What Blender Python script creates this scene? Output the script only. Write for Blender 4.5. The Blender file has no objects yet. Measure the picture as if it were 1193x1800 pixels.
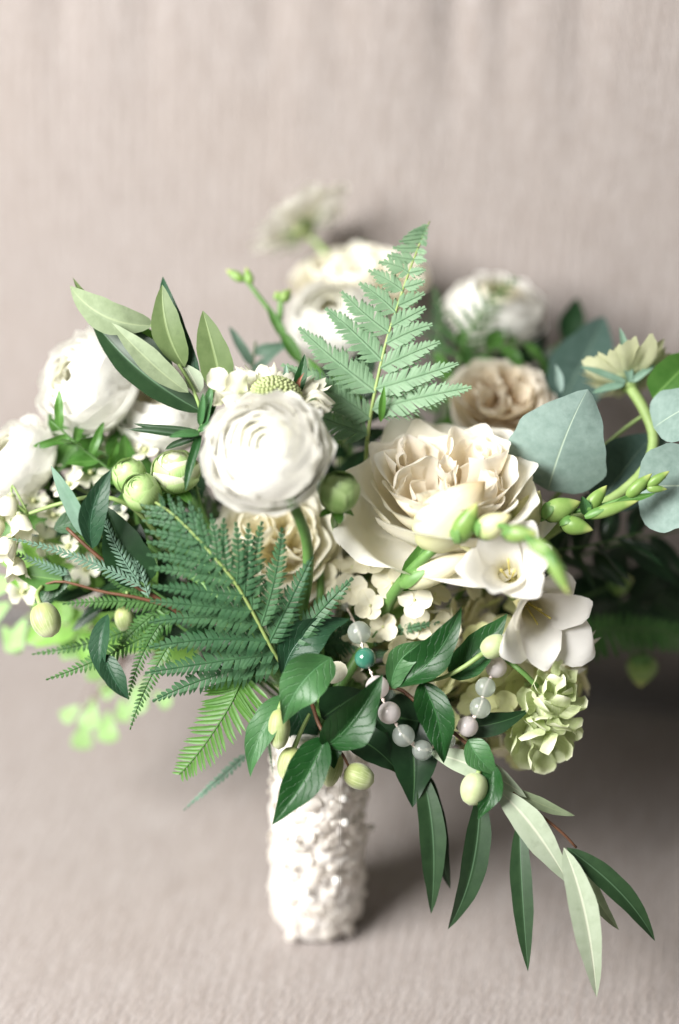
import bpy, math
import numpy as np

# ------------------------------------------------------------------ camera, light, exposure
# all lengths below are in centimetres; CM turns them into metres
CM = 0.01
scene = bpy.context.scene
PITCH = math.radians(35.0)
DIST = 87.5                      # camera to the sharp plane
PXCM = 40.0                      # photo pixels per cm on the sharp plane
RT = np.array([1.0, 0, 0])
FW = np.array([0, math.cos(PITCH), -math.sin(PITCH)])
UP = np.array([0, math.sin(PITCH), math.cos(PITCH)])
NR = -FW                         # towards the camera
FC = np.array([0.0, 0.0, 20.6])  # point on the sharp plane at the photo's centre
CAMPOS = FC + NR * DIST

cam_d = bpy.data.cameras.new("camera")
cam = bpy.data.objects.new("camera", cam_d)
scene.collection.objects.link(cam)
cam.location = CAMPOS * CM
cam.rotation_euler = (math.pi / 2 - PITCH, 0, 0)
cam_d.sensor_fit = 'VERTICAL'
cam_d.sensor_height = 36.0
cam_d.lens = 70.0
cam_d.clip_start = 0.02
cam_d.clip_end = 50
cam_d.dof.use_dof = True
cam_d.dof.focus_distance = (DIST - 0.9) * CM
cam_d.dof.aperture_fstop = 1.45
scene.camera = cam

w = bpy.data.worlds.new("World")
scene.world = w
w.use_nodes = True
w.node_tree.nodes["Background"].inputs[0].default_value = (1.0, 0.965, 0.92, 1)
w.node_tree.nodes["Background"].inputs[1].default_value = 0.12


def window_light(name, loc, target, size, power, col):
    l = bpy.data.lights.new(name, 'AREA')
    l.shape = 'RECTANGLE'
    l.size, l.size_y = size
    l.energy = power
    l.color = col
    o = bpy.data.objects.new(name, l)
    scene.collection.objects.link(o)
    o.location = loc
    from mathutils import Vector
    o.rotation_euler = (Vector(target) - Vector(loc)).to_track_quat('-Z', 'Y').to_euler()
    return o


window_light("window_light", (-0.72, -0.50, 0.92), (-0.02, 0.04, 0.2), (0.6, 0.62), 40.5, (1.0, 0.985, 0.965))

scene.view_settings.view_transform = 'Standard'
scene.view_settings.look = 'None'
scene.view_settings.gamma = 1
scene.view_settings.exposure = 0.17
scene.view_settings.use_curve_mapping = False
scene.cycles.use_denoising = True
scene.cycles.max_bounces = 10
scene.cycles.diffuse_bounces = 5
scene.cycles.transmission_bounces = 8
scene.cycles.transparent_max_bounces = 8

# ------------------------------------------------------------------ helpers
rng = np.random.default_rng(7)


def at(px, py, d=0.0):
    """photo pixel and depth (cm towards the camera from the sharp plane) -> point in cm"""
    s = (DIST - d) / DIST
    return FC + (RT * ((px - 596.5) / PXCM) + UP * ((900 - py) / PXCM)) * s + NR * d


def cdir(x, y, z):
    v = RT * x + UP * y + NR * z
    return v / np.linalg.norm(v)


def unit(v):
    n = np.linalg.norm(v)
    return v / n if n > 1e-9 else np.array([0, 0, 1.0])


def cm(px, d=0.0):
    return px / PXCM * (DIST - d) / DIST


def catmull(pts, n):
    P = np.array(pts, float)
    if len(P) == 2:
        t = np.linspace(0, 1, n)[:, None]
        return P[0] * (1 - t) + P[1] * t
    Q = np.vstack([2 * P[0] - P[1], P, 2 * P[-1] - P[-2]])
    seg = np.linspace(0, len(P) - 1 - 1e-6, n)
    out = []
    for s in seg:
        i = int(s)
        t = s - i
        a, b, c, d = Q[i:i + 4]
        out.append(.5 * ((2 * b) + (-a + c) * t + (2 * a - 5 * b + 4 * c - d) * t * t + (-a + 3 * b - 3 * c + d) * t ** 3))
    return np.array(out)


def frame(a, hint=None):
    a = unit(np.asarray(a, float))
    h = np.array([0.2, 0.1, 1.0]) if hint is None else hint
    e1 = h - a * np.dot(h, a)
    if np.linalg.norm(e1) < 1e-3:
        e1 = np.array([1.0, 0, 0]) - a * a[0]
    e1 = unit(e1)
    return e1, np.cross(a, e1), a


def grid_faces(nu, nv, wrap=False):
    F = []
    for i in range(nu - 1):
        for j in range(nv - (0 if wrap else 1)):
            k = (j + 1) % nv
            F.append((i * nv + j, i * nv + k, (i + 1) * nv + k, (i + 1) * nv + j))
    return F


GROUPS = {'ranunculus': 'ranunculus blooms in the bouquet', 'garden_rose': 'roses in the bouquet', 'fern_frond': 'fern fronds in the bouquet',
          'freesia_stem': 'freesias in the bouquet', 'scabiosa': 'scabiosas in the bouquet', 'flower_bud': 'green buds in the bouquet',
          'vine_sprig': 'vine sprigs in the bouquet', 'olive_sprig': 'olive sprigs in the bouquet', 'leaf_sprig': 'leafy sprigs filling the bouquet',
          'hydrangea_head': 'hydrangea heads in the bouquet', 'filler_blossom': 'small filler blossoms in the bouquet'}


class Thing:
    def __init__(self, name, label, cat, origin, group=None):
        self.o = bpy.data.objects.new(name, None)
        self.o.empty_display_size = 0.01
        scene.collection.objects.link(self.o)
        self.org = np.asarray(origin, float)
        self.o.location = self.org * CM
        self.o["label"] = label
        self.o["category"] = cat
        group = group or GROUPS.get(name)
        if group:
            self.o["group"] = group

    def part(self, name, V, F, mat, UV=None, parent=None, smooth=True, kind=None, label=None):
        me = bpy.data.meshes.new(name)
        V = np.asarray(V, float)
        me.from_pydata(((V - self.org) * CM).tolist(), [], F)
        if UV is not None:
            uv = me.uv_layers.new(name="UVMap")
            idx = np.empty(len(me.loops), np.int32)
            me.loops.foreach_get("vertex_index", idx)
            uv.data.foreach_set("uv", np.asarray(UV, np.float32)[idx].ravel())
        if smooth:
            me.polygons.foreach_set("use_smooth", [True] * len(me.polygons))
        me.materials.append(mat)
        ob = bpy.data.objects.new(name, me)
        scene.collection.objects.link(ob)
        ob.parent = parent or self.o
        if kind:
            ob["kind"] = kind
        if label:
            ob["label"] = label
        return ob

    # --- shapes
    def tube(self, name, pts, r0, r1, mat, n=16, sides=7, parent=None, smooth_path=True):
        P = catmull(pts, n) if smooth_path else np.array(pts)
        n = len(P)
        T = np.gradient(P, axis=0)
        e1, e2, _ = frame(T[0])
        V, UV = [], []
        for i in range(n):
            t = unit(T[i])
            e1 = unit(e1 - t * np.dot(e1, t))
            e2 = np.cross(t, e1)
            r = r0 + (r1 - r0) * i / (n - 1)
            for j in range(sides):
                a = 2 * math.pi * j / sides
                V.append(P[i] + (e1 * math.cos(a) + e2 * math.sin(a)) * r)
                UV.append((j / sides, i / (n - 1)))
        F = grid_faces(n, sides, True)
        F.append(tuple(range(sides))[::-1])
        F.append(tuple(range((n - 1) * sides, n * sides)))
        return self.part(name, V, F, mat, UV, parent)

    def lathe(self, name, prof, org, fr, mat, seg=16, parent=None, bump=None, bend=None):
        """prof: list of (radius, height) along axis fr[2]"""
        e1, e2, a = fr
        V, UV = [], []
        n = len(prof)
        for i, (r, z) in enumerate(prof):
            off = np.zeros(3) if bend is None else bend * (z / prof[-1][1]) ** 2
            for j in range(seg):
                p = 2 * math.pi * j / seg
                rr = r if bump is None else r * (1 + bump(p, z))
                V.append(org + off + (e1 * math.cos(p) + e2 * math.sin(p)) * rr + a * z)
                UV.append((j / seg, i / (n - 1)))
        F = grid_faces(n, seg, True)
        F.append(tuple(range(seg))[::-1])
        F.append(tuple(range((n - 1) * seg, n * seg)))
        return self.part(name, V, F, mat, UV, parent)

    def ball(self, name, c, r, mat, seg=20, rings=12, parent=None, squash=1.0, ax=None):
        prof = [(max(1e-4, r * math.sin(math.pi * i / rings)), -r * squash * math.cos(math.pi * i / rings)) for i in range(rings + 1)]
        return self.lathe(name, prof, np.asarray(c), frame(np.array([0, 0, 1.]) if ax is None else ax), mat, seg, parent)

    def leaf(self, b, t, wpx, mat, roll=0, bend=0.0, fold=0.15, side=0.0, twist=0.0, prof='lance', wave=0.0, name='leaf',
             hint=None, nu=16, nv=9, parent=None, curl=0.0, depthw=None, seed=0):
        """b, t: (px, py, depth) of base and tip; wpx: full width in photo pixels; bend/side/wave in cm"""
        B, T_ = at(*b), at(*t)
        hw = cm(wpx, (b[2] + t[2]) / 2) / 2
        return self.leaf3(B, T_, hw, mat, roll, bend, fold, side, twist, prof, wave, name, hint, nu, nv, parent, curl, seed)

    def leaf3(self, B, T_, hw, mat, roll=0, bend=0.0, fold=0.15, side=0.0, twist=0.0, prof='lance', wave=0.0, name='leaf',
              hint=None, nu=16, nv=9, parent=None, curl=0.0, seed=0):
        ax = T_ - B
        L = np.linalg.norm(ax)
        a = ax / L
        h = cdir(0, .25, 1) if hint is None else hint
        nn = unit(h - a * np.dot(h, a))
        sd = np.cross(a, nn)
        PR = PROFS[prof]
        V, UV = [], []
        ph = seed * 1.7
        h1 = abs(math.sin(float(np.dot(B, (12.99, 78.23, 37.72))))) * 437.58 % 1
        h2 = abs(math.sin(float(np.dot(T_, (39.35, 11.13, 83.15))))) * 437.58 % 1
        thin = L < 1.2
        for i in range(nu):
            t = i / (nu - 1)
            ang = roll + twist * (t - .3)
            n2 = nn * math.cos(ang) + sd * math.sin(ang)
            s2 = sd * math.cos(ang) - nn * math.sin(ang)
            c = B + ax * t + nn * bend * 4 * t * (1 - t) + sd * side * 4 * t * (1 - t) + (0 if thin else (nn * (h2 - .65) * .16 * L * t ** 3 + sd * (h1 - .5) * .10 * L * t * t * (1 - t) * 3))
            wd0 = hw * PR(t)
            for j in range(nv):
                v = -1 + 2 * j / (nv - 1)
                av = abs(v)
                wd = wd0 * (1 + (0 if thin else (.16 * (h1 - .5) * v + av * (.035 * math.sin(12 * t + 6 * h1 + 2 * v) + .02 * math.sin(27 * t + 9 * h2 - 3 * v)))))
                k = fold * av - curl * av * av
                P = c + s2 * (v * wd * (1 - .25 * fold * fold)) + n2 * (wd * k)
                if wave:
                    P = P + n2 * wave * av ** 1.5 * math.sin(9 * t + (2.3 if v > 0 else 0) + ph) * min(1, 3 * PR(t))
                V.append(P)
                UV.append((j / (nv - 1), t))
        return self.part(name, V, grid_faces(nu, nv), mat, UV, parent)

    def petal(self, org, fr, R, path, hwf, phi, mat, cup=1.0, ruffle=0.0, rfreq=5, roundrim=.2, nu=11, nv=11, name='petal',
              parent=None, lean=0.0, rnd=None, notch=0.0, cupmin=.25, rpow=2.0):
        """a petal standing on a flower: path is (radius, height) from base to rim, scaled by R"""
        rnd = rnd or rng
        e1, e2, a = fr
        er = e1 * math.cos(phi) + e2 * math.sin(phi)
        et = np.cross(a, er)
        pp = catmull([(r, z, 0) for r, z in path], 40)
        p1, p2, p3 = rnd.uniform(0, 6.28, 3)
        V, UV = [], []
        for i in range(nu):
            s = i / (nu - 1)
            for j in range(nv):
                v = -1 + 2 * j / (nv - 1)
                se = s * (1 - roundrim * abs(v) ** rpow - notch * math.exp(-(v / .18) ** 2) * s)
                x = se * 39
                k = min(38, int(x))
                f = x - k
                r, z, _ = pp[k] * (1 - f) + pp[k + 1] * f
                rho = max(r, cupmin) * cup
                al = v * hwf(se) / rho
                al = max(-2.6, min(2.6, al))
                lat, inn = rho * math.sin(al), rho * (1 - math.cos(al))
                rf = ruffle * s * s * (math.sin(rfreq * v + p1) + .6 * math.sin(rfreq * 1.9 * v + p2 + 2 * s))
                rr = r - inn + rf * .8 + lean * v * .04
                zz = z + rf * .5 + ruffle * .5 * s * math.sin(3 * v + p3)
                V.append(org + (er * rr + et * lat + a * zz) * R)
                UV.append((j / (nv - 1), s))
        return self.part(name, V, grid_faces(nu, nv), mat, UV, parent)


PROFS = {
    'lance': lambda t: (math.sin(math.pi * min(1, t ** .85)) ** .8) * (1 - .12 * t) + .02 * (1 - t),
    'ovate': lambda t: max(0.0, (math.sin(math.pi * t ** .62) ** .75)) + .02 * (1 - t),
    'round': lambda t: math.sqrt(max(0.0, 1 - (2 * t - 1) ** 2)) ** .9,
    'heart': lambda t: max(0.0, min(1, .55 + 2.2 * t)) * (max(0, 1 - t ** 2.4) ** .62),
    'vine': lambda t: (math.sin(math.pi * min(1, t ** .72)) ** .85) * (1 - .35 * max(0, t - .55) ** .8) + .02 * (1 - t),
    'needle': lambda t: min(1, .5 + 3 * t) * (1 - t ** 4) ** .8,
    'petal': lambda t: min(1.0, .28 + 1.5 * t) * (max(0, 1 - t ** 5) ** .5),
    'fan': lambda t: (.06 + t ** .9) * (max(0, 1 - t ** 8) ** .5),
    'tooth': lambda t: (.9 - .3 * t) * (max(0, 1 - t ** 4) ** .6),
}

# ------------------------------------------------------------------ materials


def srgb(r, g, b):
    f = lambda c: ((c / 255 + .055) / 1.055) ** 2.4 if c > 10 else c / 255 / 12.92
    return (f(r), f(g), f(b), 1)


class NT:
    def __init__(self, m):
        self.t = m.node_tree
        self.t.nodes.clear()

    def n(self, typ, **kw):
        nd = self.t.nodes.new(typ)
        ins = kw.pop('ins', {})
        for k, v in kw.items():
            setattr(nd, k, v)
        for k, v in ins.items():
            if isinstance(v, bpy.types.NodeSocket):
                self.t.links.new(v, nd.inputs[k])
            else:
                nd.inputs[k].default_value = v
        return nd

    def math(self, op, a, b=None, c=None):
        ins = {0: a}
        if b is not None:
            ins[1] = b
        if c is not None:
            ins[2] = c
        return self.n('ShaderNodeMath', operation=op, ins=ins).outputs[0]

    def mix(self, f, a, b):
        nd = self.n('ShaderNodeMix', data_type='RGBA', ins={0: f})
        for i, v in ((6, a), (7, b)):
            if isinstance(v, bpy.types.NodeSocket):
                self.t.links.new(v, nd.inputs[i])
            else:
                nd.inputs[i].default_value = v
        return nd.outputs[2]

    def ramp(self, f, lo, hi):
        return self.n('ShaderNodeMapRange', ins={0: f, 1: lo, 2: hi}).outputs[0]


def leafmat(name, dark, light, rough=.45, transl=.25, vein=None, veinw=.03, sideveins=0.0, noise=14, tcol=None, spec=.4, bumpy=.25,
            tipcol=None, veinlines=0.0, nscale=2.0, sheen=0.0, basecol=None, blotch=0.0):
    m = bpy.data.materials.new(name)
    m.use_nodes = True
    N = NT(m)
    uv = N.n('ShaderNodeUVMap').outputs[0]
    sp = N.n('ShaderNodeSeparateXYZ', ins={0: uv})
    x, y = sp.outputs[0], sp.outputs[1]
    geo = N.n('ShaderNodeTexCoord')
    oi = N.n('ShaderNodeObjectInfo')
    nz = N.n('ShaderNodeTexNoise', noise_dimensions='4D', ins={'Vector': geo.outputs['Object'], 'W': N.math('MULTIPLY', oi.outputs['Random'], 37.0), 'Scale': 100.0 * nscale, 'Detail': 5.0, 'Roughness': .6})
    f = N.ramp(nz.outputs[0], .32, .68)
    f = N.math('ADD', N.math('MULTIPLY', f, .65), N.math('MULTIPLY', oi.outputs['Random'], .35))
    col = N.mix(f, dark, light)
    ctr = N.math('ABSOLUTE', N.math('SUBTRACT', x, .5))
    bl = N.n('ShaderNodeTexNoise', noise_dimensions='4D', ins={'Vector': geo.outputs['Object'], 'W': N.math('MULTIPLY', oi.outputs['Random'], 91.0), 'Scale': 38.0 * nscale, 'Detail': 6.0, 'Roughness': .7})
    col = N.mix(N.math('MULTIPLY', N.ramp(bl.outputs[0], .56, .72), blotch), col, tuple(c * .55 for c in dark[:3]) + (1,))
    if veinlines:
        # fine lengthwise veins fanning from the base
        wv = N.n('ShaderNodeTexNoise', noise_dimensions='2D', ins={'Vector': N.n('ShaderNodeVectorMath', operation='MULTIPLY', ins={0: uv, 1: (46, 1.6, 1)}).outputs[0], 'Scale': 1.0, 'Detail': 2.0})
        col = N.mix(N.math('MULTIPLY', N.ramp(wv.outputs[0], .45, .7), veinlines), col, tipcol or light)
    if basecol is not None:
        col = N.mix(N.ramp(y, .55, .0), col, basecol)
    if tipcol is not None:
        col = N.mix(N.ramp(y, .72, 1.0), col, tipcol)
    bump_h = nz.outputs[0]
    if vein is not None:
        vm = N.ramp(ctr, veinw, veinw * .35)
        col = N.mix(N.math('MULTIPLY', vm, .6), col, vein)
        if sideveins:
            ph = N.math('ADD', N.math('MULTIPLY', N.math('SUBTRACT', y, N.math('MULTIPLY', ctr, .6)), 48.0), N.math('MULTIPLY', nz.outputs[0], 9.0))
            sv = N.ramp(N.math('SINE', ph), .86, 1.0)
            col = N.mix(N.math('MULTIPLY', sv, sideveins), col, vein)
            bump_h = N.math('SUBTRACT', N.math('MULTIPLY', bump_h, .6), N.math('MULTIPLY', N.math('MAXIMUM', sv, vm), .5))
        else:
            bump_h = N.math('SUBTRACT', N.math('MULTIPLY', bump_h, .6), N.math('MULTIPLY', vm, .5))
    bp = N.n('ShaderNodeBump', ins={'Strength': bumpy, 'Distance': .0006, 'Height': bump_h})
    pb = N.n('ShaderNodeBsdfPrincipled', ins={'Base Color': col, 'Roughness': rough, 'Normal': bp.outputs[0], 'Specular IOR Level': spec})
    if sheen:
        pb.inputs['Sheen Weight'].default_value = sheen
    tr = N.n('ShaderNodeBsdfTranslucent', ins={'Color': N.mix(.6, col, tcol) if tcol else col})
    mx = N.n('ShaderNodeMixShader', ins={0: transl, 1: pb.outputs[0], 2: tr.outputs[0]})
    N.n('ShaderNodeOutputMaterial', ins={0: mx.outputs[0]})
    return m


W_ = srgb(255, 252, 248)
M = {}
M['white'] = leafmat('ranunculus_white_petal', (.88, .87, .835, 1), (.91, .905, .88, 1), .55, .44, tcol=(.93, .92, .85, 1), basecol=(.80, .80, .58, 1), bumpy=.12, spec=.25, veinlines=.12)
M['whitein'] = leafmat('ranunculus_inner_petal', (.88, .87, .80, 1), (.90, .89, .84, 1), .55, .42, tcol=(.9, .9, .75, 1), basecol=(.62, .68, .34, 1), bumpy=.12, spec=.25)
M['rosecream'] = leafmat('garden_rose_outer_petal', (.94, .90, .76, 1), (.955, .93, .84, 1), .5, .42, tcol=(.94, .92, .78, 1), tipcol=(.93, .915, .85, 1), bumpy=.2, spec=.25, veinlines=.2)
M['roseinner'] = leafmat('garden_rose_inner_petal', (.955, .90, .78, 1), (.965, .93, .85, 1), .5, .55, tcol=(.96, .90, .77, 1), tipcol=(.94, .92, .87, 1), basecol=(.93, .80, .60, 1), bumpy=.2, spec=.25)
M['yellowrose'] = leafmat('cream_rose_petal', (.95, .91, .76, 1), (.96, .935, .84, 1), .5, .45, tcol=(.95, .92, .76, 1), basecol=(.90, .82, .52, 1), bumpy=.18, spec=.25, veinlines=.15)
M['peach'] = leafmat('peach_rose_petal', (.93, .85, .70, 1), (.95, .89, .78, 1), .55, .45, tcol=(.93, .84, .66, 1), tipcol=(.91, .86, .76, 1), basecol=(.82, .62, .36, 1), bumpy=.2, spec=.2)
M['hydra'] = leafmat('hydrangea_sepal', (.80, .75, .56, 1), (.86, .83, .69, 1), .6, .3, tcol=(.76, .72, .36, 1), bumpy=.3, spec=.2, vein=(.70, .66, .40, 1), veinw=.02)
M['hydragreen'] = leafmat('hydrangea_green_sepal', (.56, .58, .26, 1), (.70, .70, .42, 1), .6, .3, tcol=(.6, .65, .25, 1), bumpy=.3, spec=.2)
M['freesia'] = leafmat('freesia_petal', (.82, .80, .76, 1), (.87, .86, .83, 1), .42, .35, tcol=(.88, .82, .62, 1), basecol=(.80, .76, .44, 1), bumpy=.12, spec=.35, veinlines=.15)
M['freesiabud'] = leafmat('freesia_bud', (.70, .70, .34, 1), (.80, .78, .50, 1), .42, .25, basecol=(.30, .46, .12, 1), tipcol=(.74, .68, .34, 1), bumpy=.1, spec=.4)
M['freesiacream'] = leafmat('freesia_cream_bud', (.84, .79, .58, 1), (.88, .85, .68, 1), .45, .35, basecol=(.74, .76, .44, 1), tipcol=(.66, .50, .26, 1), bumpy=.15, veinlines=.2)
M['greenbud'] = leafmat('freesia_green_bud', (0.160, 0.304, 0.056, 1), (0.272, 0.400, 0.120, 1), .38, .2, tipcol=(.55, .60, .20, 1), bumpy=.1, spec=.45)
M['stem'] = leafmat('green_stem', (0.080, 0.192, 0.040, 1), (0.136, 0.264, 0.072, 1), .45, .05, bumpy=.15)
M['stempale'] = leafmat('pale_green_stem', (.19, .29, .08, 1), (.28, .38, .14, 1), .5, .05, bumpy=.2)
M['stembrown'] = leafmat('red_brown_stem', (.07, .03, .015, 1), (.16, .07, .035, 1), .5, .02, bumpy=.3)
M['stemdark'] = leafmat('dark_green_stem', (.05, .12, .03, 1), (.09, .18, .05, 1), .5, .02, bumpy=.2)
M['fernsilver'] = leafmat('silver_fern', (0.1500, 0.2651, 0.1476, 1), (0.2250, 0.3441, 0.2091, 1), .55, .22, tcol=(.2, .45, .2, 1), bumpy=.4, spec=.3, blotch=0.25)
M['ferndeep'] = leafmat('blue_green_fern', (0.0240, 0.0791, 0.0328, 1), (0.0620, 0.1442, 0.0615, 1), .5, .14, tcol=(.05, .2, .06, 1), bumpy=.4, spec=.35, blotch=0.3)
M['fernbright'] = leafmat('bright_green_fern', (0.0512, 0.1496, 0.0200, 1), (0.0952, 0.2248, 0.0408, 1), .45, .3, tcol=(.2, .5, .06, 1), bumpy=.3)
M['fernmid'] = leafmat('mid_green_fern', (0.0384, 0.1190, 0.0262, 1), (0.0832, 0.1786, 0.0525, 1), .5, .25, tcol=(.15, .42, .08, 1), bumpy=.3)
M['ferngrey'] = leafmat('grey_green_fern', (0.1156, 0.2167, 0.1445, 1), (0.1955, 0.3034, 0.2312, 1), .5, .2, bumpy=.3)
M['ferndark'] = leafmat('dark_green_fern', (.025, .08, .03, 1), (.05, .13, .05, 1), .55, .15, bumpy=.3)
M['rachis'] = leafmat('fern_midrib', (.20, .30, .08, 1), (.30, .38, .13, 1), .5, .05)
M['glossy'] = leafmat('glossy_vine_leaf', (0.0055, 0.0404, 0.0073, 1), (0.0143, 0.0643, 0.0137, 1), .40, .08, vein=(.03, .125, .03, 1), veinw=.022, tcol=(.04, .24, .02, 1), spec=.32, bumpy=.6, blotch=0.5, sideveins=.13)
M['glossyblue'] = leafmat('blue_green_vine_leaf', (0.0116, 0.0471, 0.0205, 1), (0.0260, 0.0728, 0.0343, 1), .40, .08, vein=(.045, .125, .07, 1), veinw=.02, spec=.32, bumpy=.6, blotch=0.5, sideveins=.13)
M['glossylight'] = leafmat('pale_face_vine_leaf', (0.0333, 0.1147, 0.0339, 1), (0.0615, 0.1538, 0.0520, 1), .40, .10, vein=(.09, .22, .095, 1), veinw=.02, spec=.32, bumpy=.6, blotch=0.5, sideveins=.13)
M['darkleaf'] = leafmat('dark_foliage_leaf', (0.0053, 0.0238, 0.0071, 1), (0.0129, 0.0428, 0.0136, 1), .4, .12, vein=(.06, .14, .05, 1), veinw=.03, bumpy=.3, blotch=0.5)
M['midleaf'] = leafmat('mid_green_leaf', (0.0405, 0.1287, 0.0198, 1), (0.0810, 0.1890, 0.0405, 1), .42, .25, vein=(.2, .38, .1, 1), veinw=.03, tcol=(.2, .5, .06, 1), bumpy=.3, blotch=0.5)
M['olivedark'] = leafmat('olive_leaf_upper', (0.0122, 0.0357, 0.0122, 1), (0.0242, 0.0574, 0.0209, 1), .45, .1, vein=(.09, .17, .09, 1), veinw=.04, bumpy=.3, blotch=0.5)
M['olivegreen'] = leafmat('olive_leaf_green', (0.0896, 0.1408, 0.0448, 1), (0.1408, 0.1984, 0.0768, 1), .5, .2, vein=(.28, .36, .16, 1), veinw=.05, bumpy=.3, blotch=0.5)
M['olivepale'] = leafmat('olive_leaf_underside', (0.3400, 0.4080, 0.2805, 1), (0.4420, 0.5100, 0.3825, 1), .6, .18, vein=(.68, .70, .55, 1), veinw=.06, bumpy=.4, blotch=0.5)
M['olivegrey'] = leafmat('olive_leaf_grey', (.17, .22, .12, 1), (.27, .33, .20, 1), .6, .18, vein=(.30, .36, .20, 1), veinw=.05, bumpy=.3, blotch=0.5)
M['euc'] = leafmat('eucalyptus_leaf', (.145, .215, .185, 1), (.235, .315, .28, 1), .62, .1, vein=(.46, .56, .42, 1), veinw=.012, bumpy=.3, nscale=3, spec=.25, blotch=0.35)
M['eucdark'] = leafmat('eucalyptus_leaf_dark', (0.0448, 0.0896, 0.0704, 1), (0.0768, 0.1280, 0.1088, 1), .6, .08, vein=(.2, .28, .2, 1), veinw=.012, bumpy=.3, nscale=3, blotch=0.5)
M['limeleaf'] = leafmat('lime_leaf', (.16, .36, .06, 1), (.30, .52, .14, 1), .5, .35, vein=(.35, .55, .18, 1), veinw=.025, tcol=(.35, .7, .1, 1), bumpy=.4, blotch=0.5)
M['maiden'] = leafmat('maidenhair_leaf', (0.2890, 0.4930, 0.1700, 1), (0.3910, 0.5950, 0.2720, 1), .6, .35, tcol=(.5, .8, .25, 1), bumpy=.2)
M['vinebud'] = leafmat('vine_bud', (0.2125, 0.2890, 0.0765, 1), (0.4080, 0.4675, 0.2210, 1), .5, .2, veinlines=.5, basecol=(.40, .44, .16, 1), tipcol=(.62, .66, .40, 1), bumpy=.3, nscale=2.5, sheen=.3, blotch=0.5)
M['palebud'] = leafmat('pale_vine_bud', (.42, .50, .22, 1), (.60, .67, .40, 1), .5, .25, bumpy=.2, sheen=.3)
M['budgreen'] = leafmat('ranunculus_bud_petal', (0.1445, 0.3034, 0.0510, 1), (0.2456, 0.3978, 0.1156, 1), .38, .22, tipcol=(.50, .66, .30, 1), veinlines=.6, bumpy=.2, spec=.45)
M['greenflower'] = leafmat('green_cream_petal', (0.4400, 0.5280, 0.2288, 1), (0.5984, 0.6424, 0.4048, 1), .5, .3, tcol=(.6, .75, .3, 1), tipcol=(.78, .78, .62, 1), veinlines=.5, bumpy=.25)
M['scabpetal'] = leafmat('scabiosa_petal', (.78, .76, .60, 1), (.84, .82, .70, 1), .55, .3, basecol=(.62, .66, .40, 1), bumpy=.3, veinlines=.25)
M['scabwhite'] = leafmat('scabiosa_white_petal', (.86, .85, .77, 1), (.89, .88, .82, 1), .55, .6, tcol=(.95, .94, .88, 1), basecol=(.72, .76, .52, 1), bumpy=.2)
M['scabgreen'] = leafmat('scabiosa_green_petal', (0.4920, 0.5248, 0.3024, 1), (0.5904, 0.6068, 0.3960, 1), .55, .3, basecol=(.3, .42, .18, 1), bumpy=.3)
M['pod'] = leafmat('scabiosa_pod', (.30, .36, .15, 1), (.46, .50, .26, 1), .55, .1, bumpy=.2)
M['stamen'] = leafmat('stamen', (.55, .45, .08, 1), (.70, .62, .22, 1), .5, .1)
M['browntip'] = leafmat('dry_brown_tip', (.16, .05, .03, 1), (.26, .11, .06, 1), .6, .05)


def simple(name, col, rough=.4, **kw):
    m = bpy.data.materials.new(name)
    m.use_nodes = True
    N = NT(m)
    tc = N.n('ShaderNodeTexCoord').outputs['Object']
    nz = N.n('ShaderNodeTexNoise', ins={'Vector': tc, 'Scale': kw.pop('ns', 250.0), 'Detail': 4.0})
    c2 = kw.pop('col2', tuple(c * .88 for c in col[:3]) + (1,))
    cc = N.mix(N.ramp(nz.outputs[0], .35, .65), col, c2)
    bp = N.n('ShaderNodeBump', ins={'Strength': kw.pop('bump', .1), 'Distance': .0005, 'Height': nz.outputs[0]})
    pb = N.n('ShaderNodeBsdfPrincipled', ins={'Base Color': cc, 'Roughness': rough, 'Normal': bp.outputs[0]})
    for k, v in kw.items():
        pb.inputs[k].default_value = v
    N.n('ShaderNodeOutputMaterial', ins={0: pb.outputs[0]})
    return m


def mat_transl(name, col, f, rough=.6, ns=300, bump=.3):
    m = simple(name, col, rough, ns=ns, bump=bump)
    t = m.node_tree
    out = [n for n in t.nodes if n.type == 'OUTPUT_MATERIAL'][0]
    pb = [n for n in t.nodes if n.type == 'BSDF_PRINCIPLED'][0]
    tr = t.nodes.new('ShaderNodeBsdfTranslucent')
    tr.inputs[0].default_value = col
    mx = t.nodes.new('ShaderNodeMixShader')
    mx.inputs[0].default_value = f
    t.links.new(pb.outputs[0], mx.inputs[1])
    t.links.new(tr.outputs[0], mx.inputs[2])
    t.links.new(mx.outputs[0], out.inputs[0])
    return m


M['satin'] = simple('ivory_satin', (.84, .80, .745, 1), .6, bump=.2, **{'Sheen Weight': .3})
M['lace'] = mat_transl('ivory_lace', (.86, .82, .76, 1), .36)
M['pearl'] = simple('pearl', (.88, .86, .82, 1), .18, bump=0, **{'Coat Weight': .4})
M['bead'] = mat_transl('milky_quartz_bead', (.86, .81, .80, 1), .4, .16, 120, 0)
M['beadclear'] = mat_transl('clear_grey_bead', (.74, .80, .75, 1), .3, .14, 120, 0)
for _k, _t in (('bead', .35), ('beadclear', .75)):
    _p = [n for n in M[_k].node_tree.nodes if n.type == 'BSDF_PRINCIPLED'][0]
    _p.inputs['Transmission Weight'].default_value = _t
    _p.inputs['IOR'].default_value = 1.4
M['beadgreen'] = simple('green_stone_bead', (.035, .17, .11, 1), .12, bump=0, ns=150, col2=(.08, .27, .19, 1), **{'Transmission Weight': .25, 'Coat Weight': .5})
M['cord'] = simple('knotted_cord', (.78, .66, .60, 1), .7)


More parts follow.
